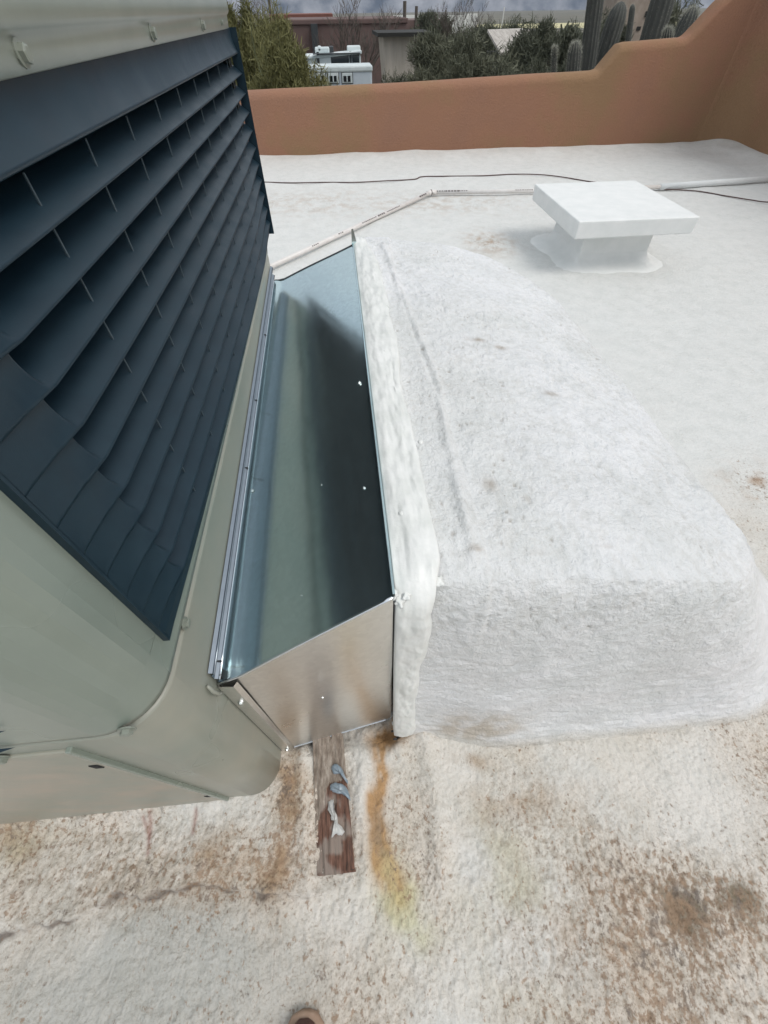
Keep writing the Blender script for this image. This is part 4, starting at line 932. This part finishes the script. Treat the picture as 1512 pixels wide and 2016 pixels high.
def twigs(center, rad, n, size, seed, thin=.18, droop=.0):
    """many thin faces gathered in clumps through an uneven crown"""
    g_ = np.random.default_rng(seed); nc = 46
    cd = g_.normal(size=(nc, 3)); cd /= np.linalg.norm(cd, axis=1)[:, None]; cd[:, 2] = np.abs(cd[:, 2])*1.1-.25
    cl = cd*g_.uniform(.35, 1, nc)[:, None]**.6; cr_ = g_.uniform(.12, .34, nc)
    idx = g_.integers(0, nc, n); d = g_.normal(size=(n, 3)); d /= np.linalg.norm(d, axis=1)[:, None]
    pos = cl[idx]+d*(cr_[idx]*g_.uniform(0, 1, n)**.5)[:, None]; pos = pos*np.array(rad)+np.array(center)
    dr = pos-np.array(center)+np.array([0, 0, rad[2]*1.1]); dr /= np.linalg.norm(dr, axis=1)[:, None]
    dr += g_.normal(size=(n, 3))*.8; dr[:, 2] -= droop; dr /= np.linalg.norm(dr, axis=1)[:, None]
    sd = np.cross(dr, g_.normal(size=(n, 3))); sd /= np.linalg.norm(sd, axis=1)[:, None]
    L_ = size*g_.uniform(.5, 1.5, n)[:, None]; W_ = L_*thin*g_.uniform(.5, 1.3, n)[:, None]
    V = np.stack([pos-sd*W_*.5, pos+sd*W_*.5, pos+dr*L_+sd*W_*.2, pos+dr*L_-sd*W_*.2], 1).reshape(-1, 3)
    F = np.arange(4*n).reshape(n, 4); return V, F
def tree(label, u, vtop, y, wpx, mat, n, size, seed, bark='bark', name='desert_tree', thin=.18, hfrac=.62, yr=1.):
    top = PY(u, vtop, y); xl = PY(u-wpx/2, vtop+40, y)[0]; xr = PY(u+wpx/2, vtop+40, y)[0]; rx = (xr-xl)/2
    g0 = zg(math.hypot(top[0], y-10)); H = top[2]-g0
    t = thing(name, label, 'tree', (top[0], y, g0))
    m_, _ = limbs((0, 0, 0), H*.72, rx/H*2.2, 7, seed, .035*H)
    for i, q in enumerate(m_.v): m_.v[i] = (q[0]+top[0], q[1]+y, q[2]+g0)
    m_.build('trunk', MT[bark], t)
    rzv = H*hfrac*.5; n = int(n*2.0); size *= .55
    V, F = twigs((top[0], y, g0+H-rzv*1.02), (rx, rx*.8*yr, rzv), n, size, seed, thin)
    npmesh('crown', V, F, mat, None, t, False); return t
tree('yellow green palo verde crowding the left side behind the unit', 532, 8, 17, 225, MT['leaf_yg'], 26000, .26, 1, 'bark_green', 'palo_verde_tree', .14, .95)
tree('second yellow green palo verde peeking between the unit and the red house', 470, -30, 22, 150, MT['leaf_yg'], 14000, .3, 2, 'bark_green', 'palo_verde_tree', .14, .9)
tree('olive shrub at the left end of the trailer', 590, 112, 20, 50, MT['leaf_grey'], 6000, .2, 3, 'bark', 'desert_shrub', .14, .9)
tree('large grey green tree covering the pale shed', 905, 42, 21, 300, MT['leaf_grey'], 30000, .27, 4, 'bark', 'mesquite_tree', .13, .95)
tree('dark green tree against the field, left of the saguaros', 1090, -5, 27, 150, MT['leaf_dark'], 18000, .33, 5, 'bark', 'mesquite_tree', .14, .95)
tree('dark bushy tree behind the outbuilding roof', 985, 30, 40, 150, MT['leaf_dark'], 14000, .42, 6, 'bark', 'mesquite_tree', .15, .9)
tree('low dark bush at the right of the outbuilding', 1075, 100, 19, 90, MT['leaf_dark'], 8000, .2, 7, 'bark', 'desert_shrub', .15, .9)
tree('grey green bush right of the trailer', 775, 122, 22, 90, MT['leaf_grey'], 8000, .22, 8, 'bark', 'desert_shrub', .15, .9)
tree('grey tree filling the gap behind the tallest saguaros', 1200, 20, 33, 140, MT['leaf_dark'], 12000, .36, 9, 'bark', 'mesquite_tree', .15, .95)
tree('olive tree behind the rounded saguaro tips', 1345, -10, 30, 130, MT['leaf_grey'], 14000, .34, 10, 'bark', 'mesquite_tree', .15, .95)
tree('olive bush at the feet of the leftmost saguaro', 1130, 105, 24, 120, MT['leaf_dark'], 10000, .25, 12, 'bark', 'desert_shrub', .15, .9)
tree('hazy dark tree rising behind the dark building', 850, 22, 60, 110, MT['leaf_dark'], 9000, .55, 14, 'bark', 'mesquite_tree', .15, .9)
# bare tree
def bare_tree(label, u, vt, y, seed, H_extra=0.):
    top = PY(u, vt, y); H = top[2]-GZ; t = thing('bare_tree', label, 'tree', (PY(u, 100, y)[0], y, GZ)); rd = random.Random(seed); m1 = MB(); m2 = MB()
    def grow(p_, d, L_, r_, lv):
        pts = [p_.copy()]; q = p_.copy()
        for _ in range(4):
            d = (d+Vector((rd.uniform(-.16, .16), rd.uniform(-.16, .16), .05))).normalized(); q = q+d*L_/4; pts.append(q.copy())
        (m1 if lv < 2 else m2).tube(pts, [r_*(1-.15*i) for i in range(5)], 6 if lv < 2 else 3, False)
        if lv < 5:
            for k in range(3 if lv < 4 else 4):
                e = (d+Vector((rd.uniform(-.75, .75), rd.uniform(-.75, .75), rd.uniform(-.1, .35)))).normalized()
                grow(pts[-1] if k < 2 else pts[2], e, L_*rd.uniform(.6, .8), max(r_*.48, .012), lv+1)
    b0 = Vector((PY(u, 100, y)[0], y, GZ))
    for k in range(3): grow(b0, Vector((rd.uniform(-.25, .25), rd.uniform(-.2, .2), 1)).normalized(), H*.36, .16, 0)
    m1.build('trunk', MT['bark'], t); m2.build('branches', MT['bark'], t); return t
bare_tree('leafless grey tree with fine upright branches behind the motorhome', 700, -10, 36, 5)
bare_tree('leafless tree top above the yellow green palo verde', 485, -30, 40, 9)
bare_tree('thin leafless tree at the right edge of the valley view', 905, -5, 50, 15)
# far scrub reading as one mass
g_ = np.random.default_rng(3); V_all = []; F_all = []; nn_ = 0
for k in range(420):
    y = g_.uniform(70, 420); x = g_.uniform(-.35*y, .95*y); r_ = g_.uniform(1.2, 3.0)
    V, F = twigs((x, y, zg(math.hypot(x, y-10))+r_*.5), (r_*1.3, r_*1.3, r_*.8), 130, r_*.4, 1000+k, .35); V_all.append(V); F_all.append(F+nn_); nn_ += len(V)
o = npmesh('desert_scrub', np.concatenate(V_all), np.concatenate(F_all), MT['leaf_dark'], None, None, False); tag(o, 'dark scrub bushes scattered over the far valley floor', 'scrub', kind='stuff')

# --- saguaros
def saguaro(label, u, vt, wpx, y, ub, vb=170, ribs=14, pale=False):
    q = PY(u, vt, y); wd = (PY(u+wpx/2, vt+20, y)[0]-PY(u-wpx/2, vt+20, y)[0]); r0 = wd/2; b = PY(ub, vb, y)
    t = thing('saguaro_cactus', label, 'cactus', (b[0], y, GZ), 'saguaros beyond the stepped parapet')
    lean = (q[0]-b[0])/(q[2]-b[2]); g = []; K_ = ribs*4; H = q[2]-GZ
    prof = [(0, .8), (.3, .92), (.6, 1), (.8, 1), (1-2.0*r0/H, .99), (1-1.2*r0/H, .93), (1-.7*r0/H, .80), (1-.35*r0/H, .58), (1-.1*r0/H, .3), (1, .02)]
    for f_, k in prof:
        z = GZ+H*f_; cx = b[0]+lean*(z-b[2]); g.append([(cx+r0*k*(1+.07*math.cos(ribs*a_))*math.cos(a_), y+r0*k*(1+.07*math.cos(ribs*a_))*math.sin(a_), z) for a_ in np.linspace(0, 2*math.pi, K_+1)])
    MB().grid(g).build('stem', MT['cactus'], t, smooth=True)
    m_ = MB(); rd = random.Random(int(u))
    for rb in range(ribs):
        a_ = 2*math.pi*rb/ribs
        for s in range(260 if not pale else 200):
            f_ = 1-(1-s/260)*.75 if not pale else 1-(1-s/200)*.35
            z = GZ+H*f_; k = np.interp(f_, [x_[0] for x_ in prof], [x_[1] for x_ in prof]); cx = b[0]+lean*(z-b[2]); rr = r0*k*1.07
            c_ = Vector((cx+rr*math.cos(a_), y+rr*math.sin(a_), z)); tip = .5 if f_ < .96 else 1.5
            for _ in range(2):
                d = Vector((math.cos(a_)+rd.uniform(-.6, .6), math.sin(a_)+rd.uniform(-.6, .6), rd.uniform(-.3, .8)+(1.2 if f_ > .97 else 0)))*.04; sd = Vector((rd.uniform(-1, 1), rd.uniform(-1, 1), rd.uniform(-1, 1)))*.0022*(tip if pale else .45)
                m_.add([c_-sd, c_+sd, c_+d], [(0, 1, 2)])
    o = m_.build('spines', MT['spine'], t); return t
saguaro('tall dark saguaro running off the top, leftmost of the big ones', 1180, -60, 30, 15, 1155, 140)
saguaro('broad saguaro with rounded tip just right of the tallest', 1224, 2, 34, 15.5, 1190, 110)
saguaro('slim saguaro tip in front of the sand coloured house', 1246, 8, 10, 24, 1238, 70)
saguaro('thick leaning saguaro running off the top, in front of the house wall', 1322, -60, 42, 14, 1285, 70)
saguaro('pale tipped saguaro leaning furthest right beside the stucco step', 1366, 13, 30, 13.5, 1340, 75, pale=True)
saguaro('small pale capped saguaro just above the upper parapet step', 1316, 53, 20, 13, 1313, 80, pale=True)
saguaro('short pale capped saguaro left of the tall pair', 1134, 82, 24, 14, 1128, 140, pale=True)
saguaro('thinnest short saguaro, leftmost of all the cacti', 1092, 91, 9, 16, 1090, 140, pale=True)

# --- the air between: pale even haze round everything
m = bpy.data.materials.new('valley_haze'); m.use_nodes = True; t = m.node_tree; t.nodes.clear()
out = t.nodes.new('ShaderNodeOutputMaterial'); pv = t.nodes.new('ShaderNodeVolumePrincipled'); pv.inputs['Color'].default_value = (.80, .88, 1, 1); pv.inputs['Density'].default_value = .00010
t.links.new(pv.outputs['Volume'], out.inputs['Volume'])
hz_ = MB().box(-9300, 9300, -9200, 9300, -60, 900).build('haze', m); tag(hz_, kind='stuff')
